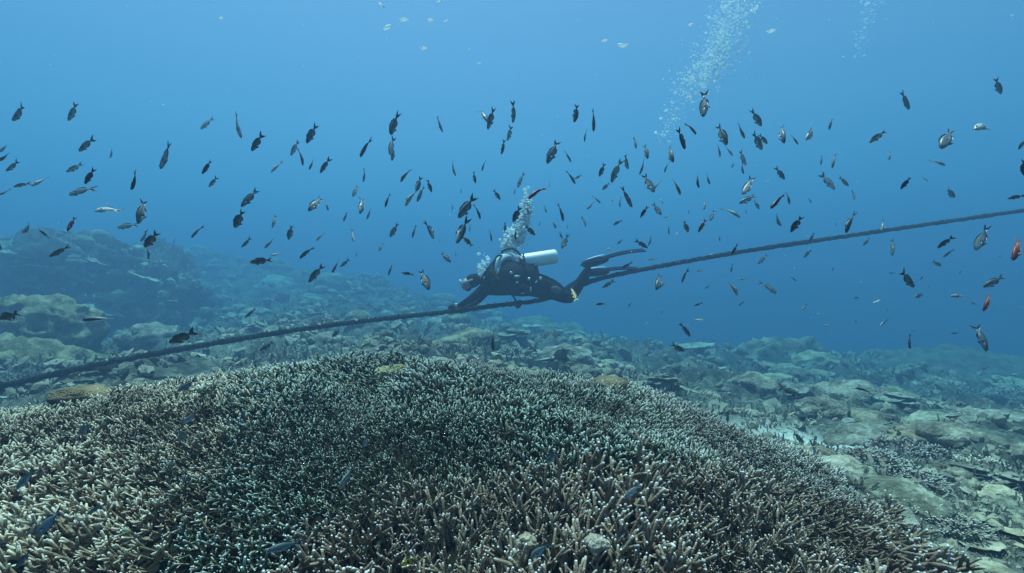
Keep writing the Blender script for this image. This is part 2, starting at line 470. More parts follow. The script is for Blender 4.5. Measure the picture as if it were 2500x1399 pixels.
def thicket():
    sp = 0.0165
    gx, gy = np.meshgrid(np.arange(-4.3, 1.5, sp), np.arange(0.30, 3.08, sp * 0.87))
    gx = gx + (np.arange(gx.shape[0]) % 2)[:, None] * sp / 2
    x = gx.ravel() + rng.uniform(-.45, .45, gx.size) * sp; y = gy.ravel() + rng.uniform(-.45, .45, gx.size) * sp
    keep = (np.abs(x) < y * 1.06 + 0.14) & (mound_mask(x, y) > 0.5 + 0.3 * vnoise(np.stack([x * 5, y * 5, x * 0], -1)))
    x, y = x[keep], y[keep]
    z = mound_h(x, y) - 0.01
    e = 0.01
    nx = -(mound_h(x + e, y) - z - 0.01) / e; ny = -(mound_h(x, y + e) - z - 0.01) / e
    nx = np.nan_to_num(nx); ny = np.nan_to_num(ny)
    px = CX + F * x / y; py = CY - F * z / y
    w1 = 70 * vnoise(np.stack([x * 3, y * 3, x * 0 + 3], -1)); 
    jit = rng.normal(0, 38, len(x)); pxj = px + jit
    front = py + jit * .35 > np.interp(px + w1, [-200, 650, 800, 900, 1000, 1150, 1350, 1600, 1800, 2000, 2300], [2600, 1480, 1350, 1270, 1210, 1195, 1195, 1175, 1190, 1240, 1330])
    left = pxj * 1.0 + w1 + jit < np.interp(py, [840, 900, 1000, 1100, 1200, 1300, 1400, 1700], [500, 660, 620, 540, 470, 440, 420, 300])
    right = pxj + w1 + jit > np.interp(py, [840, 870, 950, 1050, 1150, 1250], [1000, 1150, 1380, 1560, 1680, 1750])
    crest = (y > 2.45 + 0.1 * vnoise(np.stack([x * 4, y * 4, x * 0], -1))) & (px > 560)
    kind = np.full(len(x), 1)
    kind[crest] = 4; kind[right] = 3; kind[left] = 2; kind[front] = 0
    dens = np.array([0.58, 0.90, 0.62, 0.85, 0.75])[kind]
    k2 = rng.random(len(x)) < dens
    x, y, z, nx, ny, kind, px, py = (v[k2] for v in (x, y, z, nx, ny, kind, px, py))
    N = len(x)
    q = np.stack([x * 2.2, y * 2.2, np.zeros(N)], -1)
    lean = np.stack([fbm(q, 2), fbm(q + 31, 2), np.zeros(N)], -1) * 0.75 + rng.normal(0, 0.30, (N, 3)) * [1, 1, 0]
    nrm = np.stack([nx * 1.0, ny * 1.0, np.ones(N)], -1) + lean
    spin = rng.uniform(0, 6.28, N)
    R = rot_to(nrm, spin)
    hgt = np.array([0.066, 0.047, 0.038, 0.040, 0.056])[kind] * rng.uniform(0.55, 1.4, N) * np.clip(1 + 0.40 * fbm(q * 1.9 + 7, 3), .45, 1.9)
    rnd = rng.random(N)
    pos = np.stack([x, y, z], -1)
    r = np.random.default_rng(11)
    specs = [(0, 'staghorn_coral', M_FRONT, dict(nside=4, rad=0.058), 'coarse brown staghorn coral with long white-tipped branches across the front of the mound'),
             (1, 'finger_coral', M_DARK, dict(nside=3, rad=0.056), 'dark olive finger coral with white tips covering the middle of the mound'),
             (2, 'finger_coral', M_LEFT, dict(nside=3, rad=0.076), 'pale cream stubby finger coral spreading over the left shoulder of the mound'),
             (3, 'finger_coral', M_RIGHT, dict(nside=3, rad=0.068), 'pale grey finger coral running down the right flank of the mound'),
             (4, 'finger_coral', M_CREST, dict(nside=3, rad=0.07), 'dull reddish brown finger coral along the far crest of the mound')]
    for k, name, mat, kw, label in specs:
        nv = 9
        var = [branch_variant(r, sides=5, **{**kw, 'nside': kw['nside'] - (i % 3 == 0)}) for i in range(nv)]
        lo = [branch_variant(r, sides=3, segs=2, **{**kw, 'nside': kw['nside'] - (k == 0)}) for i in range(nv)]
        lo += [branch_variant(r, sides=3, segs=2, nside=2, rad=kw['rad'] * 1.1) for i in range(nv)]
        sel = np.nonzero(kind == k)[0]
        which = r.integers(0, nv, len(sel))
        size = hgt[sel] / y[sel]
        size[(px[sel] < 10) | (px[sel] > 2490) | (py[sel] > 1390) | (py[sel] < 800)] = 0
        nbig = 295 if k < 4 else 150
        order = np.argsort(-size)
        # spread the single branches over the near part instead of one tight clump
        big = order[:nbig]; rest = order[nbig:]
        c = pos[sel].mean(0)
        root = empty(name, tuple(c), label, 'coral')
        for i in range(nv):
            V, Q, T, A = var[i]
            me = mesh_np('branch', V, [Q, T], mat, {'tip': A, 'rnd': np.full(len(V), r.random())})
            for b in big[which[big] == i]:
                g = sel[b]
                M = Matrix(R[g].tolist()).to_4x4()
                o = bpy.data.objects.new('branch', me)
                o.matrix_world = Matrix.Translation(Vector(pos[g] - c)) @ M @ Matrix.Scale(float(hgt[g]), 4)
                link(o, root)
        far = pos[sel[rest], 1] > (1.25 if k == 0 else 1.0)
        V, Fc, at = bake(var + lo, pos[sel[rest]] - c, R[sel[rest]], hgt[sel[rest]], which[rest] + nv * (far.astype(int) + (pos[sel[rest], 1] > 1.8)), rnd[sel[rest]])
        o = obj('branch_thicket', mesh_np('branch_thicket', V, Fc, mat, at), root)
        tag(o, kind='stuff')
        print(name, k, len(sel), 'tris', len(Fc[0]) * 2 + len(Fc[1]))
thicket()
# ------------------------------------------------------------------ reef rocks and coral colonies
M_REEF = [reef_mat('reef_coral_teal', (0.045, 0.05, 0.04), (0.17, 0.17, 0.13), (0.40, 0.40, 0.31)),
          reef_mat('reef_coral_tan', (0.055, 0.047, 0.036), (0.19, 0.172, 0.135), (0.42, 0.39, 0.31)),
          reef_mat('reef_coral_pale', (0.12, 0.11, 0.08), (0.32, 0.30, 0.22), (0.58, 0.54, 0.42))]
M_ROCK = reef_mat('outcrop_rock', (0.018, 0.02, 0.018), (0.06, 0.06, 0.05), (0.17, 0.17, 0.13), 0.7, 0.9)

def dome_mesh(name, mat, seed, sub=3, flat=0.75, amp=0.16, fine=0.05, freq=1.6):
    V, T = ICO[sub]; s = seed * 7.7
    d = 1 + amp * fbm(V * freq + s, 3) + fine * billow(V * 5.5 + s, 2) + 0.035 * fbm(V * 13 + s, 2)
    W = V * d[:, None]; W[:, 2] *= flat
    return mesh_np(name, W, T, mat, {'tip': np.zeros(len(W))})

def cluster_mesh(name, mat, seed, k=9, sub=3):
    r = np.random.default_rng(seed); mb = MB(); V, T = ICO[sub]
    for i in range(k):
        a = r.uniform(0, 6.28); d = r.uniform(0, 0.7) if i else 0; s = r.uniform(0.28, 0.55) if i else 0.6
        W = V * (1 + 0.14 * fbm(V * 2 + seed + i, 2) + 0.09 * billow(V * 5 + i, 2) + 0.04 * fbm(V * 12 + i, 2))[:, None] * s
        W[:, 2] *= r.uniform(0.6, 1.2)
        mb.add(W + [d * math.cos(a), d * math.sin(a), (0.3 - 0.35 * d)], T=T)
    return mb.mesh(name, mat)

def plate(mb, R, z, tilt, az, seed, cx=0, cy=0, thick=0.05, rings=6, seg=28, bowl=0.12):
    """an uneven coral plate with thickness"""
    a = np.arange(seg) / seg * 2 * math.pi
    e = 1 + 0.28 * fbm(np.stack([np.cos(a) * 1.6 + seed, np.sin(a) * 1.6, a * 0], -1), 3) + 0.05 * np.sin(a * 9 + seed)
    f = np.linspace(0, 1, rings + 1)[1:]
    top = []; bot = []
    for k in f:
        rr = R * e * k; x, y = rr * np.cos(a), rr * np.sin(a)
        w = 0.07 * R * fbm(np.stack([x / R * 4 + seed, y / R * 4, x * 0], -1), 3)
        top.append(np.stack([x, y, bowl * R * k * k + w], -1))
        bot.append(np.stack([x * 0.985, y * 0.985, bowl * R * k * k + w - thick * R * (1.7 - 1.2 * k) - 0.25 * R * (1 - k) ** 2], -1))
    V = np.concatenate([[[0, 0, 0]]] + top + [[[0, 0, -0.35 * R]]] + bot)
    n = 1 + rings * seg
    Q, T = [], []
    j = np.arange(seg); j2 = (j + 1) % seg
    for k in range(rings - 1):
        b = 1 + k * seg; Q.append(np.stack([b + j, b + seg + j, b + seg + j2, b + j2], -1))
        b = n + 1 + k * seg; Q.append(np.stack([b + j2, b + seg + j2, b + seg + j, b + j], -1))
    b, c = 1 + (rings - 1) * seg, n + 1 + (rings - 1) * seg
    Q.append(np.stack([b + j, c + j, c + j2, b + j2], -1))
    T = np.concatenate([np.stack([j * 0, 1 + j, 1 + j2], -1), np.stack([j * 0 + n, n + 1 + j2, n + 1 + j], -1)])
    M = np.array(Matrix.Rotation(az, 3, 'Z') @ Matrix.Rotation(tilt, 3, 'Y'))
    mb.add(V @ M.T + [cx, cy, z], np.concatenate(Q), T)

def table_mesh(name, mat, seed):
    r = np.random.default_rng(seed); mb = MB()
    tube(mb, [(0, 0, -0.6), (0.02, 0, -0.2), (0, 0.02, 0.12)], [0.32, 0.2, 0.3], 10)
    plate(mb, 1.0, 0.28, r.uniform(-.16, .16), r.uniform(0, 6), seed)
    return mb.mesh(name, mat)

def shelf_mesh(name, mat, seed):
    r = np.random.default_rng(seed); mb = MB()
    V, T = ICO[2]; W = V * 0.5 * (1 + 0.2 * fbm(V * 2 + seed, 2))[:, None]; mb.add(W * [1, 1, 0.7] - [0, 0, 0.15], T=T)
    for i in range(6):
        a = i * 1.05 + r.normal(0, .3); d = r.uniform(.15, .5)
        plate(mb, r.uniform(.38, .62), 0.5 - d * 0.8 + r.normal(0, .06), r.uniform(.05, .4), a, seed + i, d * math.cos(a), d * math.sin(a), 0.06, 4, 22)
    return mb.mesh(name, mat)

def bush_mesh(name, mat, seed, n=110):
    r = np.random.default_rng(seed)
    var = [branch_variant(r, 2, 0.10, 4) for _ in range(4)]
    a = r.uniform(0, 6.28, n); c = np.sqrt(r.uniform(0, 1, n)); el = c * 1.35
    d = np.stack([np.cos(a) * np.sin(el), np.sin(a) * np.sin(el), np.cos(el)], -1)
    pos = d * [0.62, 0.62, 0.38]
    V, Fc, at = bake(var, pos, rot_to(d + r.normal(0, .22, (n, 3)), r.uniform(0, 6, n)), r.uniform(.28, .45, n), r.integers(0, 4, n), r.random(n))
    mb = MB(); mb.add(V, Fc[0], Fc[1], at['tip']); v, t = ICO[2]; mb.add(v * [.68, .68, .44], T=t)
    return mb.mesh(name, mat, extra=lambda W: {'rnd': np.full(len(W), r.random())})

COLONY = {'boulder_coral': [dome_mesh('boulder_coral', M_REEF[i % 3], i + 1, 4, 0.7 + 0.1 * (i % 3), 0.2, 0.08) for i in range(5)],
          'lump_coral': [cluster_mesh('lump_coral', M_REEF[i % 3], 40 + i) for i in range(5)],
          'table_coral': [table_mesh('table_coral', M_REEF[(i + 1) % 3], 60 + i) for i in range(5)],
          'plate_coral': [shelf_mesh('plate_coral', M_REEF[(i + 1) % 3], 80 + i) for i in range(5)],
          'branching_coral': [bush_mesh('branching_coral', m, 90 + i) for i, m in enumerate((M_RIGHT, M_LEFT, M_CREST, M_RIGHT))]}
KIND_WORDS = {'boulder_coral': 'rounded boulder coral', 'lump_coral': 'knobbly coral head made of several lumps', 'table_coral': 'flat table coral with ragged rim',
              'plate_coral': 'coral of overlapping plates', 'branching_coral': 'bushy branching coral'}
SETTLED = []      # colonies waiting for their labels: (object, kind, px, py, width px)

def colony(kind, v, x, y, s, sz=1.0, rz=0.0, sink=0.25, z=None, tilt=(0, 0)):
    me = COLONY[kind][v % len(COLONY[kind])]
    o = bpy.data.objects.new(kind, me)
    if z is None: z = float(ground_h([x], [y])[0])
    o.location = (x, y, z - sink * s * sz + 0.1 * s)
    o.scale = (s, s, s * sz); o.rotation_euler = (tilt[0], tilt[1], rz)
    link(o)
    cz = o.location.z + 0.3 * s * sz
    SETTLED.append((o, kind, CX + F * x / y, CY - F * cz / y, 2 * s / y * F))
    return o

def big_outcrop():
    root = empty('reef_outcrop', (-7.3 * 1.8, 9.2 * 1.8, -1.3 * 1.8), 'tall dark coral rock outcrop with sunlit ledges rising behind the rope at the left', 'rock')
    L = Vector((-7.3, 9.2, -1.3)) * 1.8
    def rock(name, c, r, seed, sub, mat, amp=0.2, label=None, lean=0.0):
        V, T = ICO[sub]; s = seed * 3.3
        d = 1 + amp * fbm(V * 1.5 + s, 3) + 0.13 * billow(V * 4 + s, 3) + 0.05 * fbm(V * 13 + s, 3)
        r = np.array(r) * 1.8; c = Vector(c) * 1.8
        W = V * d[:, None] * r
        W[:, 2] = np.where(W[:, 2] < -r[2] * 0.9, -r[2] * 0.9, W[:, 2])
        W[:, 0] += lean * W[:, 2]
        o = obj(name, mesh_np(name, W, T, mat), root, Vector(c) - L)
        if label: o['label'] = label
        return o
    rock('rock', (-7.5, 9.3, -0.55), (1.62, 1.4, 1.38), 1, 5, M_ROCK, 0.16, lean=-0.12)
    rock('rock', (-7.35, 10.6, -0.15), (0.72, 0.8, 0.95), 2, 4, M_ROCK, 0.12, 'smooth dark shoulder of rock behind the outcrop')
    rock('rock', (-8.9, 8.8, -0.35), (1.15, 1.0, 1.05), 3, 4, M_REEF[0], 0.2)
    # ledges of plate coral and lumps that grow on the outcrop
    r = np.random.default_rng(5)
    dg = bpy.context.evaluated_depsgraph_get()
    rocks = [c for c in root.children]
    for c in rocks: pass
    spots = [(250, 583, 40, 'lump'), (285, 598, 36, 'plate'), (318, 640, 46, 'plate'), (345, 668, 44, 'plate'), (372, 700, 40, 'lump'), (395, 722, 32, 'lump'), (300, 722, 54, 'plate'),
             (240, 750, 62, 'plate'), (80, 618, 46, 'plate'), (150, 612, 60, 'plate'), (205, 604, 50, 'lump'), (40, 640, 54, 'plate'), (110, 660, 60, 'plate'), (170, 672, 56, 'plate'), (60, 690, 50, 'lump'),
             (130, 700, 52, 'plate'), (20, 668, 40, 'lump'), (340, 610, 28, 'lump'), (120, 850, 30, 'lump'), (140, 840, 22, 'lump'), (225, 640, 44, 'plate'), (330, 760, 30, 'lump'),
             (355, 650, 20, 'lump'), (382, 690, 24, 'plate'), (408, 742, 26, 'plate'), (268, 615, 30, 'plate'), (180, 640, 36, 'lump'), (90, 720, 40, 'plate')]
    pm = [table_mesh('plate_coral', M_REEF[2], 160 + i) for i in range(5)]; lm = [COLONY['lump_coral'][i] for i in range(5)]
    from mathutils.bvhtree import BVHTree
    verts, polys = [], []
    for c in rocks:
        b = len(verts); off = c.location + L
        verts += [v.co + off for v in c.data.vertices]; polys += [[i + b for i in p.vertices] for p in c.data.polygons]
    bvh = BVHTree.FromPolygons(verts, polys)
    for i, (px, py, w, kind) in enumerate(spots):
        d = P(px, py + w * 0.15, 1.0).normalized()
        hit, nrm, _, _ = bvh.ray_cast(Vector((0, 0, 0)), d)
        if hit is None:
            hit, nrm, _, _ = bvh.find_nearest(P(px, py, 16.0))
        s = w / F * hit.y * 0.7
        me = (pm if kind == 'plate' else lm)[i % 5]
        o = obj('plate_coral' if kind == 'plate' else 'coral_lump', me, root, hit - L + nrm * s * (0.55 if kind == 'plate' else 0.2))
        o.scale = (s, s, s * (0.6 if kind == 'plate' else 0.9))
        o.rotation_euler = (0, 0, r.uniform(0, 6.28)) if kind != 'plate' else (max(-.45, min(.45, -nrm.y * -0.4)), max(-.45, min(.45, nrm.x * 0.4)), r.uniform(-.5, .5))
big_outcrop()

def rock_thing(name, c, r, seed, mat, label, sub=5, amp=0.18, fine=0.12, cat='coral'):
    V, T = ICO[sub]; s = seed * 5.1; k = stretch(c[1]); c = Vector(c) * k; r = np.array(r) * k
    d = 1 + amp * fbm(V * 1.7 + s, 3) + fine * billow(V * 4.5 + s, 3) + 0.04 * fbm(V * 13 + s, 3)
    W = V * d[:, None] * np.array(r)
    o = obj(name, mesh_np(name, W, T, mat), None, c)
    return tag(o, label, cat)
M_DOME = reef_mat('dome_coral', (0.05, 0.055, 0.045), (0.10, 0.105, 0.085), (0.17, 0.175, 0.14), 1.3, 0.5)
M_YEL = reef_mat('reef_coral_mustard', (0.07, 0.058, 0.03), (0.20, 0.175, 0.105), (0.40, 0.36, 0.235), 1.6)
rock_thing('boulder_coral', (-6.15, 6.6, -0.62), (0.62, 0.55, 0.46), 1, M_YEL, 'yellowish rounded boulder coral at the left edge in front of the dark outcrop')
rock_thing('boulder_coral', (-6.0, 6.0, -1.28), (1.15, 0.65, 0.66), 2, M_YEL, 'broad sloping tan boulder coral at the left edge where the rope leaves the view')
rock_thing('boulder_coral', (7.6, 8.9, -2.66), (2.9, 1.5, 1.55), 3, M_DOME, 'huge smooth dome of coral on the right skyline', 5, 0.05, 0.03)
rock_thing('boulder_coral', (4.7, 8.9, -1.62), (0.95, 0.7, 0.62), 4, M_REEF[0], 'craggy coral head on the right skyline beside the huge dome', 5, 0.18, 0.14)
# small growths among the staghorn
def mound_hit(px, py):
    """where the view ray through a photo pixel meets the mound"""
    for Y in np.arange(.6, 4.0, .01):
        x = (px - CX) / F * Y
        if mound_h(np.array([x]), np.array([Y]))[0] > -(py - CY) / F * Y: return x, Y
    return x, 2.9
def on_mound(name, px, py, r, seed, mat, label, up=0.03):
    x, y = mound_hit(px, py)
    return rock_thing(name, (x, y, float(mound_h(np.array([x]), np.array([y]))[0]) + up), r, seed, mat, label, 3, 0.15, 0.12)
M_SOFT = reef_mat('soft_yellow_coral', (0.17, 0.165, 0.085), (0.32, 0.31, 0.18), (0.46, 0.45, 0.30), 3.0)
M_TAN = reef_mat('smooth_tan_coral', (0.10, 0.08, 0.055), (0.21, 0.175, 0.12), (0.34, 0.29, 0.21), 4.0)
M_WHT = reef_mat('pale_knob_coral', (0.16, 0.15, 0.12), (0.30, 0.28, 0.23), (0.50, 0.48, 0.42), 3.0)
on_mound('soft_coral', 935, 935, (.030, .030, .026), 5, M_SOFT, 'pale yellowish coral knob near the crest of the mound, left of a pair', .03)
on_mound('soft_coral', 972, 930, (.034, .030, .026), 6, M_SOFT, 'pale yellowish coral knob near the crest of the mound, right of a pair', .03)
on_mound('encrusting_coral', 1490, 962, (.085, .07, .035), 7, M_TAN, 'smooth brown coral crust on the right shoulder of the mound', .03)
on_mound('encrusting_coral', 205, 985, (.11, .08, .035), 8, M_TAN, 'long smooth brown coral crust on the left rim of the mound', .03)
on_mound('encrusting_coral', 525, 925, (.10, .08, .04), 9, M_TAN, 'low brown coral crust on the skyline left of the crest', .03)
def knob(px, py, s, label):
    x, y = mound_hit(px, py)
    o = bpy.data.objects.new('cauliflower_coral', cluster_mesh('cauliflower_coral', M_WHT, int(x * 100) + 200, 16, 3)); link(o)
    o.location = (x, y, float(mound_h(np.array([x]), np.array([y]))[0]) + 0.045); o.scale = (s, s, s)
    tag(o, label, 'coral')
knob(1285, 1400, .023, 'small pale cauliflower coral at the bottom edge, left of two')
knob(1455, 1400, .024, 'small greyish cauliflower coral at the bottom edge, right of two')

# placed colonies on the right-hand reef, from far to near
for kind, v, px, py, Y, w, sz, rz in [
    ('plate_coral', 0, 1690, 905, 8.2, 90, .7, .3), ('plate_coral', 1, 1755, 920, 7.4, 110, .7, 2), ('lump_coral', 2, 1795, 925, 7.0, 70, .7, 0), ('plate_coral', 3, 1640, 930, 6.8, 70, .7, 0),
    ('table_coral', 0, 1900, 935, 7.6, 90, .6, 1), ('plate_coral', 2, 1990, 960, 6.8, 110, .6, 1), ('plate_coral', 4, 2110, 950, 6.8, 150, .6, 2), ('lump_coral', 0, 2050, 945, 7.2, 110, .6, 0),
    ('table_coral', 1, 2390, 950, 6.6, 80, .6, 0), ('lump_coral', 2, 2280, 1020, 5.2, 150, .5, 1), ('table_coral', 3, 2405, 1010, 5.0, 170, .5, 2), ('plate_coral', 1, 2100, 1025, 5.2, 110, .55, 0),
    ('boulder_coral', 1, 2130, 1050, 4.6, 180, .45, 0), ('boulder_coral', 4, 2260, 1060, 4.4, 160, .4, 1), ('lump_coral', 4, 2330, 1050, 4.2, 190, .5, 3), ('table_coral', 0, 2480, 1055, 4.0, 190, .5, 4),
    ('branching_coral', 2, 2200, 1095, 3.7, 210, .9, 0), ('branching_coral', 0, 2270, 1110, 3.6, 120, .8, 1), ('lump_coral', 3, 2345, 1085, 3.8, 50, 1, 1), ('branching_coral', 1, 2400, 1130, 3.4, 150, .7, 2),
    ('plate_coral', 3, 2360, 1165, 3.1, 130, .8, 1.2), ('lump_coral', 1, 2340, 1200, 3.0, 80, .8, 1), ('lump_coral', 2, 2440, 1225, 2.8, 100, .8, 1), ('plate_coral', 0, 2480, 1180, 3.0, 120, .7, 0),
    ('branching_coral', 3, 2130, 1160, 3.1, 160, .6, 1), ('branching_coral', 0, 2230, 1180, 2.9, 150, .6, 2), ('boulder_coral', 2, 2060, 1195, 2.7, 140, .6, 0), ('boulder_coral', 0, 2180, 1240, 2.5, 200, .5, 2),
    ('branching_coral', 1, 2240, 1270, 2.4, 160, .55, 2), ('branching_coral', 3, 2330, 1310, 2.25, 150, .55, 2), ('plate_coral', 2, 2390, 1300, 2.3, 120, .7, 2), ('table_coral', 1, 2385, 1345, 2.15, 100, .7, 2),
    ('boulder_coral', 3, 2480, 1255, 2.6, 90, .8, 2), ('lump_coral', 4, 2010, 1140, 3.2, 80, .6, 2), ('branching_coral', 2, 1990, 1190, 2.8, 110, .5, 2), ('plate_coral', 4, 1960, 1130, 3.3, 90, .5, 2),
    ('branching_coral', 0, 2090, 1270, 2.3, 140, .5, 0), ('lump_coral', 0, 2130, 1310, 2.15, 120, .5, 0), ('branching_coral', 1, 2190, 1340, 2.05, 130, .5, 3), ('boulder_coral', 1, 2290, 1385, 2.0, 120, .5, 3),
    ('lump_coral', 2, 2430, 1390, 1.95, 110, .6, 3), ('branching_coral', 3, 1915, 1090, 3.7, 90, .5, 3), ('branching_coral', 0, 1850, 1060, 3.9, 90, .5, 3), ('lump_coral', 3, 2300, 1150, 3.2, 70, .6, 3),
    ('plate_coral', 1, 2490, 1330, 2.2, 130, .7, 1), ('boulder_coral', 3, 2250, 1350, 2.1, 80, .6, 1)]:
    Y *= stretch(Y); x = (px - CX) / F * Y
    colony(kind, v, x, Y, w / F * Y * 0.5, sz, rz)

# colonies strewn over the slopes behind the mound
r = np.random.default_rng(21)
pts = []
def strewn(n, px0, px1, Y0, Y1, s0, s1, kinds, gap=0.7):
    c = 0; tries = 0
    while c < n and tries < 6000:
        tries += 1
        Y = Y0 * (Y1 / Y0) ** r.random(); x = (r.uniform(px0, px1) - CX) / F * Y
        s = r.uniform(s0, s1)
        if mound_mask(np.array([x]), np.array([Y]))[0] > 0 or any((x - a) ** 2 + (Y - b) ** 2 < (gap * (s + q)) ** 2 for a, b, q in pts): continue
        if -9.3 < x < -5.4 and 7.8 < Y < 11: continue
        if abs(x - 2.55) < .5 and abs(Y - 4.5) < .45: continue
        k = kinds[int(r.integers(0, len(kinds)))]
        pts.append((x, Y, s)); c += 1; f = stretch(Y)
        colony(k, int(r.integers(0, 5)), x * f, Y * f, s * f, r.uniform(.5, .95), r.uniform(0, 6.28), r.uniform(.1, .35))
KK = ['plate_coral', 'lump_coral', 'table_coral', 'boulder_coral', 'plate_coral', 'lump_coral', 'branching_coral']
strewn(75, 330, 1300, 6.0, 14, .16, .42, KK)
strewn(60, -60, 1500, 12, 20, .3, .8, KK)
strewn(46, 1250, 2000, 5.5, 14, .18, .45, KK)
strewn(30, 1900, 2560, 5.0, 8.0, .15, .4, KK)
strewn(22, -50, 600, 4.0, 6.5, .10, .25, ['lump_coral', 'boulder_coral', 'plate_coral'])

def label_colonies():
    def where(px, py):
        if px < 450: a = 'left of the outcrop foot' if py > 760 else 'around the left outcrop'
        elif px < 800: a = 'on the slope right of the outcrop'
        elif px < 1120: a = "on the slope below the diver's head"
        elif px < 1450: a = 'on the low reef under the diver'
        elif px < 1800: a = 'beyond the right shoulder of the mound'
        elif px < 2100: a = 'in the dip before the right skyline' if py < 1060 else 'below the pale sand patch'
        else: a = 'below the huge dome at right' if py < 1060 else 'at the right edge near the bottom' if py > 1230 else 'on the right-hand terrace'
        return a
    boxes = {}
    for o, k, px, py, w in SETTLED:
        size = 'small' if w < 40 else 'wide' if w > 95 else 'mid-sized'
        boxes.setdefault((k, size, where(px, py)), []).append((px, py, o))
    ordn = ['first', 'second', 'third', 'fourth', 'fifth', 'sixth', 'seventh', 'eighth', 'ninth', 'tenth', 'eleventh', 'twelfth', 'thirteenth', 'fourteenth']
    short = {'boulder_coral': 'rounded boulder coral', 'lump_coral': 'knobbly coral head', 'table_coral': 'flat table coral', 'plate_coral': 'layered plate coral', 'branching_coral': 'bushy branching coral'}
    for (k, size, w), L in boxes.items():
        L.sort(key=lambda t: t[0])
        for i, (_, _, o) in enumerate(L):
            t = f'{size} {short[k]} {w}'
            if len(L) > 1: t += f', {ordn[i]} from left'
            tag(o, t, 'coral', 'coral colonies on the reef slope')
label_colonies()

# ragged growth: tufts, little plates and knobs nobody could count
M_GROWTH = None
def growth_mat():
    t = NT('reef_growth'); g = t.geo(); rn = t.attr('rnd')
    c = t.ramp(rn, [(0.0, (0.09, 0.075, 0.045)), (0.3, (0.22, 0.19, 0.12)), (0.5, (0.17, 0.16, 0.13)), (0.65, (0.36, 0.32, 0.21)), (0.85, (0.34, 0.30, 0.20)), (1.0, (0.46, 0.42, 0.31))])
    c = t.mix(t.math('MULTIPLY', t.attr('tip'), .55), c, (0.60, 0.57, 0.46))
    c = t.mix(.6, c, t.ramp(t.noise(40, 4, g), [(.3, (.35, .35, .35)), (.65, (1, 1, 1))]), 'MULTIPLY')
    t.col(c); t.rough(.9, .12); t.bump(t.noise(60, 4, g), .5, .02)
    return t.m
M_GROWTH = growth_mat()
def growth_variants():
    out = []
    for i in range(5):           # tufts of short fingers
        mb = MB()
        for k in range(4):
            a = k * 2.4 + i; d = .25 + .28 * (k > 0); p = np.array([math.cos(a) * d * (k > 0), math.sin(a) * d * (k > 0), 0])
            tip = p * 2.3 + [0, 0, r.uniform(.28, .6)]; w = r.uniform(.11, .18); an = np.arange(3) * 2.0944 + a
            ring = np.stack([np.cos(an) * w, np.sin(an) * w, an * 0 - .3], -1) + p
            rg2 = np.stack([np.cos(an) * w * .75, np.sin(an) * w * .75, an * 0], -1) + tip
            j = np.arange(3); j2 = (j + 1) % 3
            mb.add(np.concatenate([ring, rg2, [tip + [0, 0, .1]]]), np.stack([j, j2, j2 + 3, j + 3], -1), np.stack([j + 3, j2 + 3, j * 0 + 6], -1), [0] * 3 + [.8] * 3 + [1])
        out.append(mb)
    for i in range(5):           # small tilted plates
        mb = MB(); n = 9; an = np.arange(n) / n * 6.283; e = r.uniform(.75, 1.25, n)
        top = np.stack([np.cos(an) * e, np.sin(an) * e, .25 + .12 * r.normal(0, 1, n)], -1); bot = top * [.55, .55, 1] - [0, 0, .35]
        j = np.arange(n); j2 = (j + 1) % n
        mb.add(np.concatenate([top, bot, [[0, 0, .12]]]), np.stack([j, j2, j2 + n, j + n][::-1], -1), np.stack([j, j2, j * 0 + 2 * n], -1), [.9] * n + [0] * n + [.25]); out.append(mb)
    V, T = ICO[1]
    for i in range(3):           # knobs
        mb = MB(); mb.add(V * (1 + .28 * fbm(V * 2.2 + i * 5, 3))[:, None] * [1, r.uniform(.6, .9), r.uniform(.5, .8)], T=T, a=.2); out.append(mb)
    return [(np.concatenate(m.V), np.concatenate(m.Q) if m.Q else np.zeros((0, 4), int), np.concatenate(m.T), np.concatenate(m.A)) for m in out]
GROWTH = growth_variants()
def grow(name, pos, nrm, size, parent=None, origin=(0, 0, 0)):
    n = len(pos); q = pos * 1.3
    c = np.clip(.5 + .45 * fbm(q + 40, 2) + r.normal(0, .18, n), 0, 1)
    kind = np.clip((fbm(q * .8 + 11, 2) + r.normal(0, .45, n)) * .9 + .45, 0, .999)
    w = np.where(kind < .48, r.integers(0, 5, n), np.where(kind < .66, r.integers(5, 10, n), r.integers(10, 13, n)))
    Vv, Fc, at = bake(GROWTH, pos - np.array(origin), rot_to(nrm, r.uniform(0, 6, n)), size, w, c)
    return tag(obj(name, mesh_np(name, Vv, Fc, M_GROWTH, at, smooth=False), parent, None), kind='stuff')
def seabed_growth():
    n = 36000
    Y = 1.9 * (33 / 1.9) ** (r.random(n) ** .85); x = (r.uniform(-150, 2680, n) - CX) / F * Y
    q = np.stack([x, Y, x * 0], -1)
    k = (mound_mask(x, Y) < 0.02) & (fbm(q * .9 + 3, 3) + r.uniform(-.7, .7, n) > -.12) & ~((np.abs(x - 2.55) < .45) & (np.abs(Y - 4.5) < .4))
    x, Y, q = x[k], Y[k], q[k]; n = len(x)
    z = ground_h(x, Y)
    s = np.minimum(.0125 * Y ** .82 * np.exp(r.normal(0, .45, n)), .03 * Y ** .7)
    print('growth', n)
    grow('coral_rubble', np.stack([x, Y, z + s * .1], -1), r.normal(0, .45, (n, 3)) * [1, 1, .2] + [0, -.15, 1], s)
seabed_growth()
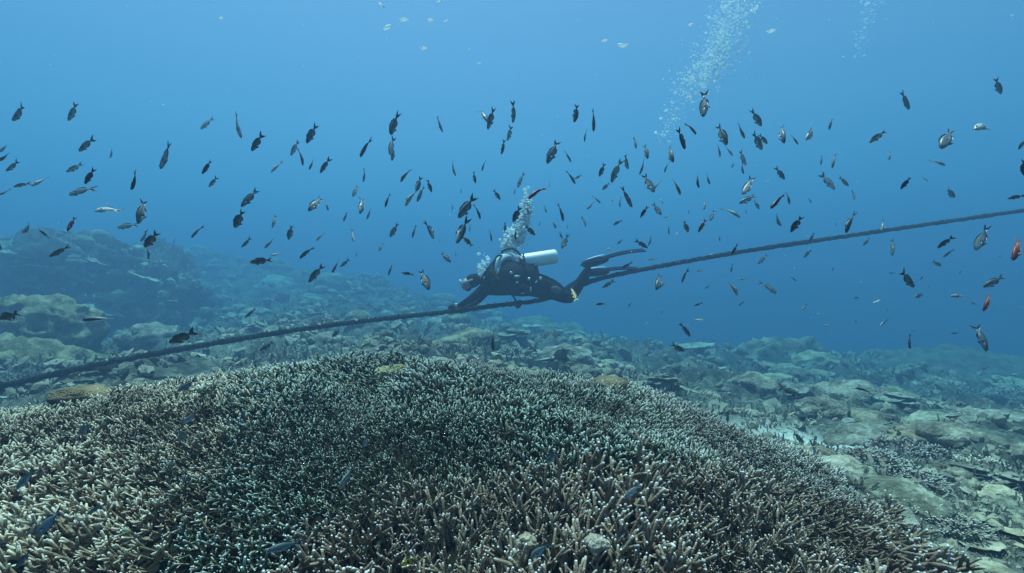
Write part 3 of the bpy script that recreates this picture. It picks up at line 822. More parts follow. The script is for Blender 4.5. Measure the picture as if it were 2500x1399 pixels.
def grow_on(o, n, s0, parent, name='coral_growth'):
    me = o.data; A = np.array([p.area for p in me.polygons]); N = np.array([p.normal[:] for p in me.polygons]); Cc = np.array([p.center[:] for p in me.polygons])
    W = A * (.03 + np.clip(N[:, 2] - .1, 0, 1)) * np.clip(.7 + 1.2 * fbm(Cc * 1.6, 2), .05, 2)
    i = r.choice(len(A), n, p=W / W.sum())
    off = np.array(o.location) if parent is not o else np.zeros(3)
    pos = Cc[i] + off; s = s0 * np.exp(r.normal(0, .4, n)) * .8
    g = grow(name, pos, N[i] * .7 + [0, 0, .75] + r.normal(0, .25, (n, 3)), s, parent)
for o in list(bpy.data.objects):
    if o.get('category') == 'rock':
        for c in [c for c in o.children if c.name.startswith('rock')]: grow_on(c, 2600 if len(c.data.polygons) > 9000 else 1100, .13, o)
    elif o.name.startswith('boulder_coral') and o.data and len(o.data.polygons) > 6000 and o.scale.x == 1.0:
        grow_on(o, 1500 if 'huge' not in o['label'] else 200, .045 if 'huge' not in o['label'] else .07, o)
# ------------------------------------------------------------------ mooring rope
RY = 6.68
rope_pts = [P(-260, 990, 3.9), P(0, 943, 4.25), P(250, 888, 4.75), P(500, 842, 5.3), P(800, 795, 5.95), P(1100, 761, 6.62), P(1200, 748, 6.66), P(1320, 733, RY),
            P(1400, 706, 6.74), P(1450, 685, 6.78), P(1560, 660, 6.85), P(1800, 617, 7.0), P(2100, 572, 7.2), P(2500, 514, 7.4), P(2800, 470, 7.6)]
ROPE = smooth_path(rope_pts, 1500)
def rope_at(px):
    q = CX + F * ROPE[:, 0] / ROPE[:, 1]
    i = int(np.argmin(np.abs(q - px))); return ROPE[i], (ROPE[min(i + 4, 1499)] - ROPE[max(i - 4, 0)]) / np.linalg.norm(ROPE[min(i + 4, 1499)] - ROPE[max(i - 4, 0)])
M_ROPE = plain('weed_grown_rope', (0.022, 0.028, 0.030), 0.95, 0.1, var=0.6, scale=14)
M_GROW = plain('rope_growth', (0.42, 0.36, 0.26), 0.9, 0.1)
def make_rope():
    c = Vector(ROPE[700])
    root = empty('mooring_rope', c, 'long dark twisted rope slanting from lower left to right edge past the diver', 'rope')
    d = np.gradient(ROPE, axis=0); L = np.concatenate([[0], np.cumsum(np.linalg.norm(d, axis=1))[1:]])
    for k in range(3):
        ph = L / 0.13 * 2 * math.pi + k * 2.094
        t = d / np.linalg.norm(d, axis=1)[:, None]
        u = np.cross(t, [0, 0, 1.0]); u /= np.linalg.norm(u, axis=1)[:, None]; v = np.cross(u, t)
        wob = 1 + 0.30 * vnoise(np.stack([L * 6, L * 0 + k, L * 0], -1)) + 0.16 * vnoise(np.stack([L * 31, L * 0 + k, L * 0], -1))
        pts = ROPE + 0.0138 * (np.cos(ph)[:, None] * u + np.sin(ph)[:, None] * v)
        mb = MB(); tube(mb, pts - np.array(c), 0.0180 * wob, 7)
        obj('strand', mb.mesh('strand', M_ROPE), root)
    r = np.random.default_rng(8)
    tuft = cluster_mesh('growth_tuft', M_GROW, 7, 5, 1)
    for px in (284, 262, 470, 782, 826, 868, 874, 660, 905, 2160, 2148, 1735, 1330, 545, 1010):
        p, t = rope_at(px)
        o = obj('growth_tuft', tuft, root, Vector(p) - c + Vector((r.uniform(-.02, .02), -.02, r.uniform(.01, .035))))
        s = r.uniform(.014, .026); o.scale = (s * 1.6, s, s); o.rotation_euler = (0, 0, r.uniform(0, 6))
    nf = 1500
    i = r.integers(60, 1440, nf); a = r.uniform(0, 6.28, nf); hair = (np.array([[0, 0, -.2], [.3, 0, -.1], [-.15, .26, -.1], [0, 0, 1.0]]), np.zeros((0, 4), int), np.array([[0, 1, 3], [1, 2, 3], [2, 0, 3]]), np.zeros(4))
    dirs = np.stack([r.normal(0, .35, nf), np.cos(a), np.sin(a)], -1)
    V, Fc, at = bake([hair], ROPE[i] + dirs * .022 - np.array(c), rot_to(dirs, a), r.uniform(.008, .036, nf), np.zeros(nf, int), r.random(nf))
    tag(obj('algae_fuzz', mesh_np('algae_fuzz', V, [Fc[1]], plain('brown_algae', (0.05, 0.055, 0.035), .95, .1), at, False), root), kind='stuff')
make_rope()

# ------------------------------------------------------------------ diver
DY = 6.6; S = DY / F
def D(px, py, dy=0.0): return ((px - CX) * S, DY + dy, -(py - CY) * S)

def skin(name, nodes, edges, mat, root_i=0, sub=2, parent=None, scale=1.0):
    """nodes: (co, radius or (rx, ry)); one continuous surface grown round the joints"""
    me = bpy.data.meshes.new(name)
    me.from_pydata([n[0] for n in nodes], edges, []); me.update()
    o = bpy.data.objects.new(name, me); COL.objects.link(o)
    o.modifiers.new('skin', 'SKIN'); ss = o.modifiers.new('sub', 'SUBSURF'); ss.levels = sub; ss.render_levels = sub
    for i, n in enumerate(nodes):
        rr = n[1]; rr = (rr, rr) if isinstance(rr, (int, float)) else rr
        sv = me.skin_vertices[0].data[i]; sv.radius = (rr[0] * scale, rr[1] * scale); sv.use_root = (i == root_i)
    bpy.context.view_layer.update()
    dg = bpy.context.evaluated_depsgraph_get()
    out = bpy.data.meshes.new_from_object(o.evaluated_get(dg)); out.name = name
    bpy.data.objects.remove(o); bpy.data.meshes.remove(me)
    out.materials.clear(); out.materials.append(mat)
    out.polygons.foreach_set('use_smooth', [True] * len(out.polygons))
    r = bpy.data.objects.new(name, out); link(r, parent)
    return r

M_SUIT = plain('black_neoprene', (0.006, 0.007, 0.009), 0.85, 0.12, var=0.35, scale=14)
M_GEAR = plain('black_nylon', (0.012, 0.014, 0.017), 0.85, 0.15, var=0.5, scale=25)
M_PALE = plain('pale_grey_nylon', (0.50, 0.56, 0.56), 0.7, 0.2, var=0.3, scale=10)
M_GREY = plain('grey_neoprene', (0.09, 0.11, 0.115), 0.8, 0.2)
M_TANK = plain('brushed_aluminium', (0.88, 0.90, 0.89), 0.45, 0.5, metal=0.05, var=0.04, scale=8)
M_FIN = plain('dark_blue_fin_rubber', (0.008, 0.013, 0.030), 0.8, 0.12)
M_TRIM = plain('white_fin_edge', (0.5, 0.58, 0.62), 0.4, 0.5, var=0.05)
M_SKINC = plain('face_skin', (0.42, 0.27, 0.20), 0.6, 0.3)
M_GLASS = plain('mask_lens', (0.03, 0.05, 0.06), 0.08, 0.8, var=0.05)
M_STEEL = plain('chromed_brass', (0.65, 0.66, 0.66), 0.25, 0.6, metal=0.8, var=0.05)

def make_diver():
    org = Vector(D(1290, 700))
    root = bpy.data.objects.new('person', None); root.empty_display_size = .2; root.location = org; link(root)
    tag(root, 'scuba diver in black wetsuit, prone with bent knees, gripping the rope with both hands', 'person')
    def R(px, py, dy=0.0): return tuple(Vector(D(px, py, dy)) - org)
    # nodes of the body
    N = [(R(1316, 694), (.165, .175)), (R(1272, 687), (.155, .170)), (R(1228, 680), (.155, .170)), (R(1196, 682), (.140, .165)), (R(1176, 681), .066), (R(1162, 682), (.090, .084)), (R(1149, 685), (.100, .090)), (R(1139, 688), (.055, .055)),
         (R(1192, 700, -.19), .082), (R(1154, 729, -.23), .050), (R(1122, 748, -.12), .034),
         (R(1194, 698, .19), .080), (R(1164, 736, .26), .048), (R(1142, 752, .10), .033),
         (R(1345, 706, -.12), .138), (R(1384, 729, -.17), .088), (R(1407, 700, -.16), .078), (R(1424, 668, -.15), .050), (R(1436, 652, -.15), (.040, .036)),
         (R(1340, 703, .12), .135), (R(1376, 724, .18), .085), (R(1402, 702, .18), .075), (R(1426, 684, .17), .050), (R(1444, 676, .17), (.040, .036))]
    E = [(0, 1), (1, 2), (2, 3), (3, 4), (4, 5), (5, 6), (6, 7), (3, 8), (8, 9), (9, 10), (3, 11), (11, 12), (12, 13), (0, 14), (14, 15), (15, 16), (16, 17), (17, 18), (0, 19), (19, 20), (20, 21), (21, 22), (22, 23)]
    skin('body', N, E, M_SUIT, 0, 2, root)
    # face with the features the mask leaves free
    def lump(name, c, r3, mat, parent=root, sub=2, rot=None, nz=0.0):
        V, T = ICO[sub]; W = V * (1 + nz * fbm(V * 2.2, 2))[:, None] * np.array(r3)
        o = obj(name, mesh_np(name, W, T, mat), parent, c)
        if rot: o.rotation_euler = rot
        return o
    face = lump('face', R(1140, 695, -.01), (.062, .070, .080), M_SKINC, sub=3, nz=.06, rot=(0, -.35, 0))
    lump('nose', (-.055, 0, .0), (.022, .018, .026), M_SKINC, face); lump('mouth', (-.05, 0, -.042), (.018, .028, .010), M_GEAR, face)
    # mask: bevelled frame, two lenses, strap round the hood
    mk = MB()
    a = np.linspace(0, 2 * math.pi, 25)[:-1]
    fr = [(math.copysign(abs(math.cos(t)) ** .6, math.cos(t)) * .085, math.copysign(abs(math.sin(t)) ** .6, math.sin(t)) * .048) for t in a]
    fr3 = np.array([(-.075 + abs(y) * .15, y, z + .012) for y, z in fr] + [(-.075 + abs(fr[0][0]) * .15, fr[0][0], fr[0][1] + .012)])
    tube(mk, fr3, .014, 6, cap=False)
    mask = obj('mask', mk.mesh('mask', M_TRIM), root, R(1140, 691, -.01)); mask.rotation_euler = (0, -.35, 0)
    for sgn in (-1, 1): lump('lens', (-.072, sgn * .042, .012), (.010, .040, .038), M_GLASS, mask)
    st = MB(); q = np.linspace(0, 2 * math.pi, 28); tube(st, np.stack([np.cos(q) * .098 + .02, np.sin(q) * .10, np.sin(q * .5) * 0 + .01], -1), .012, 6, cap=False, ab=[(.4, 1.2)] * 28)
    obj('strap', st.mesh('strap', M_TRIM), mask)
    # regulator second stage and its hose
    reg = lump('regulator', R(1143, 704, -.01), (.045, .050, .040), M_GEAR, sub=3, nz=.05)
    lump('purge_cover', (-.035, 0, -.005), (.014, .034, .030), M_TRIM, reg)
    def hose(name, pts, rad=.013, mat=M_GEAR, parent=root):
        mb = MB(); tube(mb, smooth_path(np.array(pts), 40), rad, 8); return obj(name, mb.mesh(name, mat), parent)
    hose('hose', [R(1232, 640, .02), R(1208, 640, -.16), R(1186, 668, -.2), R(1168, 695, -.14), R(1150, 703, -.05)])
    hose('hose', [R(1238, 634, -.03), R(1218, 626, -.16), R(1206, 650, -.22), R(1215, 690, -.25), R(1240, 715, -.22)])
    hose('hose', [R(1240, 636, .0), R(1226, 616, -.05), R(1252, 609, -.07), R(1272, 628, -.12), R(1282, 660, -.2), R(1286, 700, -.22)], .016)
    con = hose('gauge_hose', [R(1236, 706, -.2), R(1252, 722, -.2), R(1262, 738, -.17)])
    g = lump('gauge_console', R(1266, 742, -.16), (.040, .022, .060), M_GEAR, con, 3, (0, .5, 0))
    # buoyancy jacket: a lofted shell round the torso, thicker over the back
    def loft(name, spine, ring, mat, parent=root, seg=22, nz=.012):
        mb = MB(); sp = np.array(spine); n = len(sp); t = np.gradient(sp, axis=0); t /= np.linalg.norm(t, axis=1)[:, None]
        a = np.arange(seg) / seg * 2 * math.pi; V = []
        for i in range(n):
            side = np.array([0, 1.0, 0]); up = np.cross(t[i], side); up /= np.linalg.norm(up)
            if up[2] < 0: up = -up
            w, hb, hf = ring[i]; c, s = np.cos(a), np.sin(a)
            V.append(sp[i] + (c * w)[:, None] * side + (np.where(s > 0, s * hb, s * hf))[:, None] * up)
        V = np.concatenate(V); V = V + nz * fbm(V * 9, 3)[:, None] * [1, 1, 1]
        i = np.arange(n - 1)[:, None] * seg; j = np.arange(seg)[None]; j2 = (j + 1) % seg
        Q = np.stack([i + j, i + j2, i + seg + j2, i + seg + j], -1).reshape(-1, 4); jj = np.arange(seg)
        mb.add(np.concatenate([V, sp[:1], sp[-1:]]), Q, np.concatenate([np.stack([jj * 0 + n * seg, (jj + 1) % seg, jj], -1), np.stack([jj * 0 + n * seg + 1, (n - 1) * seg + jj, (n - 1) * seg + (jj + 1) % seg], -1)]))
        return obj(name, mb.mesh(name, mat), parent)
    jk = loft('buoyancy_jacket', [R(1180, 680), R(1188, 682), R(1216, 680), R(1250, 680), R(1280, 686), R(1305, 690), R(1312, 692)],
              [(.13, .09, .13), (.20, .15, .195), (.225, .22, .225), (.225, .25, .215), (.22, .255, .205), (.20, .215, .18), (.14, .11, .13)], M_GEAR)
    lump('pocket', R(1276, 704, -.215), (.085, .045, .070), M_GEAR, jk, 3, nz=.15); lump('pocket', R(1276, 704, .215), (.085, .045, .070), M_GEAR, jk, 3, nz=.15)
    bl = MB()
    for k in range(3):
        pts = smooth_path(np.array([R(1212, 668, -.18 + .03 * k), R(1215, 644, -.15 + .03 * k), R(1228, 630, -.1 + .04 * k), R(1246, 625, -.06 + .05 * k), R(1262, 634, -.05 + .05 * k)]), 20)
        tube(bl, pts, .058, 8, ab=[(1, .5)] * 20)
    sp = obj('shoulder_panel', bl.mesh('shoulder_panel', M_PALE), jk); sp['label'] = 'pale grey shoulder panel of the jacket'
    for px in (1228, 1252, 1278, 1300):
        q = np.linspace(.15, math.pi - .15, 16); w = .228 if px < 1290 else .19
        mb = MB(); tube(mb, [Vector(R(px, 680)) + Vector((0, -math.sin(t) * w, math.cos(t) * .205)) for t in q], .018, 6, ab=[(1, .35)] * 16)
        obj('strap', mb.mesh('strap', M_GEAR), jk)
    for px, py in ((1262, 690), (1290, 682), (1248, 668)): lump('buckle', R(px, py, -.232), (.022, .010, .018), M_STEEL, jk)
    for px, py, w, h in ((1262, 676, .040, .016), (1308, 690, .030, .026), (1318, 682, .018, .030), (1276, 715, .030, .012), (1216, 664, .022, .035), (1294, 706, .014, .034)):
        lump('reflective_patch', R(px, py, -.222 if px < 1300 else -.19), (w, .016, h), M_PALE, jk, 2, nz=.3)
    lump('cuff', R(1208, 690, -.2), (.05, .06, .07), M_GEAR, jk)
    # cylinder: lathe with shoulder, valve and boot
    ax0, ax1 = np.array(R(1246, 643, -.01)), np.array(R(1361, 626, -.03))
    f = np.array([-.06, -.02, .03, .08, .12, .93, .97, 1.0]); rad = np.array([.03, .045, .074, .089, .093, .093, .086, .062])
    tk = MB(); tube(tk, ax0 + (ax1 - ax0) * f[:, None], rad, 24)
    tank = obj('tank', tk.mesh('tank', M_TANK), root)
    vb = MB(); dirn = (ax1 - ax0) / np.linalg.norm(ax1 - ax0)
    tube(vb, [ax0 - dirn * .035, ax0 - dirn * .085], [.028, .024], 12); tube(vb, [ax0 - dirn * .07 + [0, -.06, 0], ax0 - dirn * .07 + [0, .07, 0]], .018, 10)
    vl = obj('valve', vb.mesh('valve', M_STEEL), tank); lump('valve_knob', ax0 - dirn * .07 + [0, -.085, 0], (.026, .022, .026), M_GEAR, vl)
    lump('first_stage', ax0 - dirn * .085 + [0, .0, .03], (.035, .045, .035), M_STEEL, tank)
    for k in (.30, .22):
        c = ax0 + (ax1 - ax0) * k; q = np.linspace(0, 2 * math.pi, 30); _, u, v = frame(dirn)
        mb = MB(); tube(mb, [c + (u * math.cos(t) + v * math.sin(t)) * .094 for t in q], .016, 6, cap=False, ab=[(.4, 1)] * 30); obj('tank_strap', mb.mesh('tank_strap', M_GEAR), tank)
    # weight pouches and thigh pocket
    lump('weight_pouch', R(1316, 708, -.17), (.07, .04, .055), M_GEAR, nz=.15, sub=3); lump('weight_pouch', R(1316, 708, .17), (.07, .04, .055), M_GEAR, nz=.15, sub=3)
    lump('thigh_pocket', R(1354, 708, -.25), (.07, .022, .045), M_GREY, nz=.1, sub=3, rot=(0, .45, 0))
    kp = lump('knee_pad', R(1386, 730, -.235), (.05, .03, .05), M_GEAR, nz=.1, sub=3)
    # gloves gripping the rope: palm over the top, four fingers curled round, thumb from the other side
    def glove(px, dy_sign, wrist, tcol):
        p, t = rope_at(px); p = np.array(p) - np.array(org); t = np.array(t)
        up = np.array([0, 0, 1.0]); up -= t * np.dot(up, t); up /= np.linalg.norm(up); out = np.cross(t, up) * dy_sign
        def ar(ang, rr, sh): return tuple(p + t * sh + rr * (up * math.cos(ang) + out * math.sin(ang)))
        w = np.array(wrist)
        N = [(tuple(w), .034), (tuple(p + up * .062 + (w - p) * .28), (.042, .026)), (ar(0.0, .060, 0), (.044, .022))]
        E = [(0, 1), (1, 2)]
        for k, (sh, ln) in enumerate(((-.036, 1.0), (-.012, 1.1), (.012, 1.04), (.036, .82))):
            b = len(N)
            N += [(ar(.45, .058, sh), .0125), (ar(.45 + .75 * ln, .056, sh * 1.05), .0115), (ar(.45 + 1.55 * ln, .052, sh * 1.08), .0105), (ar(.45 + 2.3 * ln, .049, sh * 1.08), .009)]
            E += [(2, b), (b, b + 1), (b + 1, b + 2), (b + 2, b + 3)]
        b = len(N)
        N += [(ar(-.6, .058, -.030), .014), (ar(-1.35, .054, -.046), .0125), (ar(-2.0, .050, -.040), .0105)]
        E += [(1, b), (b, b + 1), (b + 1, b + 2)]
        skin('glove', N, E, tcol, 0, 2, root)
    M_GLOVE = plain('black_glove', (0.03, 0.033, 0.036), 0.75, 0.2); M_GLOVE2 = M_GLOVE
    glove(1104, -1, R(1122, 747, -.12), M_GLOVE); glove(1131, 1, R(1142, 752, .10), M_GLOVE2)
    lump('watch', R(1117, 744, -.155), (.026, .012, .022), M_STEEL)
    # fins: foot pocket, blade with side rails and split
    def fin(foot, tip, dy, wid, label):
        a = np.array(R(*foot, dy)); b = np.array(R(*tip, dy)); d = b - a; L = np.linalg.norm(d); d /= L
        side = np.array([0, 1.0, .25]); side -= d * np.dot(side, d); side /= np.linalg.norm(side); nrm = np.cross(d, side)
        if nrm[2] < 0: nrm = -nrm
        fp = MB(); tube(fp, [a - d * .05, a + d * .02, a + d * .12, a + d * .22, a + d * .28], [.036, .052, .056, .046, .026], 12, ab=[(1, .8)] * 5, ref=nrm)
        fo = obj('fin', fp.mesh('fin', M_FIN), root)
        fo['label'] = label
        n = 9; mbl = MB(); V = []
        for sgn in (-1, 1):
            V = []
            for i in range(n):
                q = i / (n - 1); w0 = .012 + .004 * q if q > .25 else .002; w1 = wid * (.45 + .55 * q) ; c = a + d * (.18 + (L - .18) * q) + nrm * (.035 * math.sin(q * 3.0))
                for ww in (w0, w1):
                    for th in (-.004, .004): V.append(c + side * sgn * ww + nrm * th)
            V = np.array(V); Q = []
            for i in range(n - 1):
                k = i * 4; m = k + 4
                Q += [(k, k + 2, m + 2, m), (k + 1, m + 1, m + 3, k + 3), (k, m, m + 1, k + 1), (k + 2, k + 3, m + 3, m + 2)]
            Q += [(0, 1, 3, 2), (4 * n - 4, 4 * n - 2, 4 * n - 1, 4 * n - 3)]
            mbl.add(V, np.array(Q))
        obj('blade', mbl.mesh('blade', M_FIN, smooth=False), fo)
        for sgn in (-1, 1):
            rl = MB(); tube(rl, [a + d * (.10 + (L - .10) * q) + side * sgn * wid * (.42 + .58 * q) + nrm * (.035 * math.sin(q * 3.0)) for q in np.linspace(0, 1, 10)], np.linspace(.017, .009, 10), 7)
            obj('rail', rl.mesh('rail', M_FIN), fo)
        tp = MB(); tube(tp, [a + d * q + nrm * (.054 + .014 * math.sin(q * 9)) for q in np.linspace(0.0, .24, 8)], .008, 7, ab=[(.5, 1.6)] * 8, ref=nrm)
        e = obj('trim', tp.mesh('trim', M_TRIM), fo); e['label'] = 'white edge on the foot pocket'
        hs = MB(); q = np.linspace(-1.6, 1.6, 12); tube(hs, [a - d * (.06 * math.cos(t) + .01) + side * .062 * math.sin(t) for t in q], .010, 6); obj('heel_strap', hs.mesh('heel_strap', M_GEAR), fo)
    fin((1428, 646), (1566, 614), -.15, .080, 'upper fin trailing to the right')
    fin((1440, 666), (1568, 657), .17, .078, 'lower fin lying along the rope')
make_diver()
# ------------------------------------------------------------------ bubbles, surface glints and drifting specks
def bubble_mat():
    t = NT('air_bubble'); t.b.inputs['Base Color'].default_value = (0.82, 0.9, 0.92, 1); t.rough(0.25, 0.7)
    tl = t.n('ShaderNodeBsdfTranslucent'); tl.inputs['Color'].default_value = (.9, .96, .97, 1); m2 = t.n('ShaderNodeMixShader'); m2.inputs[0].default_value = .5
    t.l(t.b.outputs[0], m2.inputs[1]); t.l(tl.outputs[0], m2.inputs[2])
    tr = t.n('ShaderNodeBsdfTransparent'); mx = t.n('ShaderNodeMixShader')
    lw = t.n('ShaderNodeLayerWeight'); lw.inputs['Blend'].default_value = 0.5
    m = t.math('ADD', t.math('MULTIPLY', lw.outputs['Facing'], 0.4), 0.68, True)
    t.l(m, mx.inputs[0]); t.l(tr.outputs[0], mx.inputs[1]); t.l(m2.outputs[0], mx.inputs[2]); t.l(mx.outputs[0], t.out.inputs['Surface'])
    return t.m
M_BUB = bubble_mat()
def glint_speck_mat():
    t = NT('pale_glint_speck'); t.b.inputs['Base Color'].default_value = (.9, .93, .93, 1); t.rough(.5, .4)
    tl = t.n('ShaderNodeBsdfTranslucent'); tl.inputs['Color'].default_value = (.92, .95, .95, 1); mx = t.n('ShaderNodeMixShader'); mx.inputs[0].default_value = .6
    t.l(t.b.outputs[0], mx.inputs[1]); t.l(tl.outputs[0], mx.inputs[2]); t.l(mx.outputs[0], t.out.inputs['Surface'])
    return t.m
M_GLINT_SPECK = glint_speck_mat()  # white that stands in for the surface glints; the drifting specks share it
r = np.random.default_rng(31)
bub_me = []
for i in range(5):
    V, T = ICO[2]; W = V * (1 + .14 * fbm(V * 1.6 + i * 4, 2))[:, None] * [1, 1, .55]
    bub_me.append(mesh_np('bubble', W, T, M_BUB))
def bubble(px, py, Y, dpx, label, group):
    o = bpy.data.objects.new('bubble', bub_me[int(r.integers(0, 5))]); s = dpx / F * Y / 2
    o.location = P(px, py, Y); o.scale = (s, s, s); o.rotation_euler = (r.uniform(-.5, .5), r.uniform(-.5, .5), r.uniform(0, 6)); link(o)
    tag(o, label, 'bubble', group)
def fizz(name, path, Y, n, spread, dpx, label):
    """fine froth of bubbles along a rising path: nobody could count them"""
    c = P(*path[0][:2], Y); pp = smooth_path([(a, b, s, w) for a, b, s, w in path], 200)
    k = np.minimum((r.random(n) * 200).astype(int), 199)
    w = pp[k, 3]; keep = r.random(n) < w / pp[:, 3].max(); k = k[keep]; n = len(k)
    px = pp[k, 0] + r.normal(0, 1, n) * pp[k, 2] * .55; py = pp[k, 1] + r.normal(0, 14, n); yy = Y + r.normal(0, .25, n) * spread
    pos = np.stack([(px - CX) / F * yy, yy, -(py - CY) / F * yy], -1)
    V, T = ICO[1]
    s = np.exp(r.normal(-.1, .62, n)) * dpx / F * yy / 2
    Vv, Fc, at = bake([(V * [1, 1, .62], np.zeros((0, 4), int), T, np.zeros(len(V)))], pos - np.array(c), np.broadcast_to(np.eye(3), (n, 3, 3)), s, np.zeros(n, int), r.random(n))
    tag(obj(name, mesh_np(name, Vv, [Fc[1]], M_BUB, at), None, c), label, 'bubbles', 'fine bubble columns', 'stuff')
COLUMN = [(1618, 335, 22, .25), (1650, 270, 30, .25), (1690, 215, 46, .45), (1726, 170, 52, .8), (1756, 120, 50, 1), (1780, 60, 48, .9), (1800, 0, 50, .6), (1815, -40, 54, .5)]
fizz('bubble_column', COLUMN, 7.6, 5500, 1.2, 2.4, 'tall wispy column of fine bubbles rising to the surface right of the diver')
fizz('bubble_column', [(2085, 135, 6, .3), (2105, 90, 16, .5), (2120, 40, 22, .8), (2132, 0, 24, 1), (2138, -20, 26, 1)], 12.8, 420, 1.5, 2.4, 'faint thin wisp of bubbles near the upper right corner')
EX = [(1236, 604, 10, .8), (1252, 588, 20, 1), (1266, 570, 19, 1), (1276, 548, 7, .4), (1284, 528, 8, .5), (1288, 510, 11, .9), (1287, 495, 9, .9)]
fizz('exhaled_bubbles', EX, 7.2, 1700, .4, 5.2, "thick white cloud of exhaled bubbles above the diver's back")
fizz('exhaled_bubbles', [(1170, 658, 6, .6), (1178, 650, 10, 1), (1187, 640, 8, .8)], 6.42, 70, .3, 4.5, "white froth of bubbles around the diver's head")
for i in range(46):
    q = r.random(); k = smooth_path([(a, b, s) for a, b, s, _ in EX], 100)[int(q * 99)]
    bubble(k[0] + r.normal(0, .5) * k[2], k[1] + r.normal(0, 6), 7.1 + r.normal(0, .1), r.uniform(5, 19), "silvery air bubble in the cloud rising off the diver's back", 'exhaled bubbles above the diver')
for i in range(12):
    k = smooth_path([(1168, 660, 6), (1177, 650, 11), (1187, 638, 8)], 100)[int(r.random() * 99)]
    bubble(k[0] + r.normal(0, .5) * k[2], k[1] + r.normal(0, 5), 6.36 + r.normal(0, .05), r.uniform(5, 13), "silvery air bubble clinging round the diver's head", "bubbles at the diver's head")
for i in range(90):
    k = smooth_path([(a, b, s) for a, b, s, _ in COLUMN], 100)[int(r.random() ** .8 * 99)]
    bubble(k[0] + r.normal(0, .75) * k[2], k[1] + r.normal(0, 10), 7.5 + r.normal(0, .3), r.uniform(3.5, 10), 'bright bubble in the tall column right of the diver', 'bubbles of the tall column')
# glints of light on the water surface, shaped as small white bodies
fl = []
for i in range(4):
    V, T = ICO[2]; W = V * (1 + .35 * fbm(V * 2 + i * 6, 3))[:, None] * [1, .5, .35]; fl.append(mesh_np('surface_glint', W, T, M_GLINT_SPECK))
GLINTS = [(985, 48, 24, .1, 'largest white glint on the water surface left of the bubble column'), (1050, 50, 17, .1, 'left glint of a level pair just right of the largest white glint'), (1088, 51, 13, .1, 'right glint of a level pair just right of the largest white glint'),
       (932, 14, 18, -.7, 'thin slanting white glint at the top edge'), (1033, 118, 20, .2, 'lone white glint below the largest one'), (945, 68, 24, .3, 'dim glint left of and below the largest white one'), (1475, 100, 17, .15, 'small bright glint midway along the top water'),
       (1520, 111, 26, .05, 'dim elongated glint right of the small bright one'), (1883, 76, 22, .1, 'white glint just right of the tall bubble column'), (1686, 61, 14, .2, 'small glint just left of the tall bubble column'), (1842, 24, 22, .6, 'bright slanting glint at the top right of the bubble column'),
       (2470, 38, 9, .3, 'tiny glint in the upper right corner'), (540, 44, 13, .1, 'lone faint glint in the upper left water'), (1072, 4, 12, 0, 'glint cut by the top edge above the level pair'), (1146, 121, 7, 0, 'tiny glint right of the lone glint below the largest'), (1170, 155, 9, 0, 'faint tiny glint beneath the other tiny one'),
       (398, 256, 6, 0, 'tiny white speck high over the left outcrop'), (2058, 139, 6, .4, 'tiny white speck at the foot of the distant wisp')]
for i, (px, py, w, a, lab) in enumerate(GLINTS):
    Y = 3.6 if w > 10 else 4
    o = bpy.data.objects.new('surface_glint', fl[i % 4]); s = w / F * Y / 2; o.location = P(px, py, Y); o.scale = (s, s, s); o.rotation_euler = (0, -a, r.uniform(-.4, .4)); link(o)
    tag(o, lab, 'drifting scrap', 'white glints on the water surface')

n = 90
yy = r.uniform(1.2, 6, n); ppx, ppy = r.uniform(0, 2500, n), r.uniform(0, 820, n)
V, T = ICO[1]
Vv, Fc, at = bake([(V * [1, .7, .6], np.zeros((0, 4), int), T, np.zeros(len(V)))], np.stack([(ppx - CX) / F * yy, yy, -(ppy - CY) / F * yy], -1), rot_to(r.normal(0, 1, (n, 3)), r.uniform(0, 6, n)), r.uniform(.7, 1.7, n) / F * yy, np.zeros(n, int), r.random(n))
tag(obj('drifting_specks', mesh_np('drifting_specks', Vv, [Fc[1]], M_GLINT_SPECK, at)), kind='stuff')
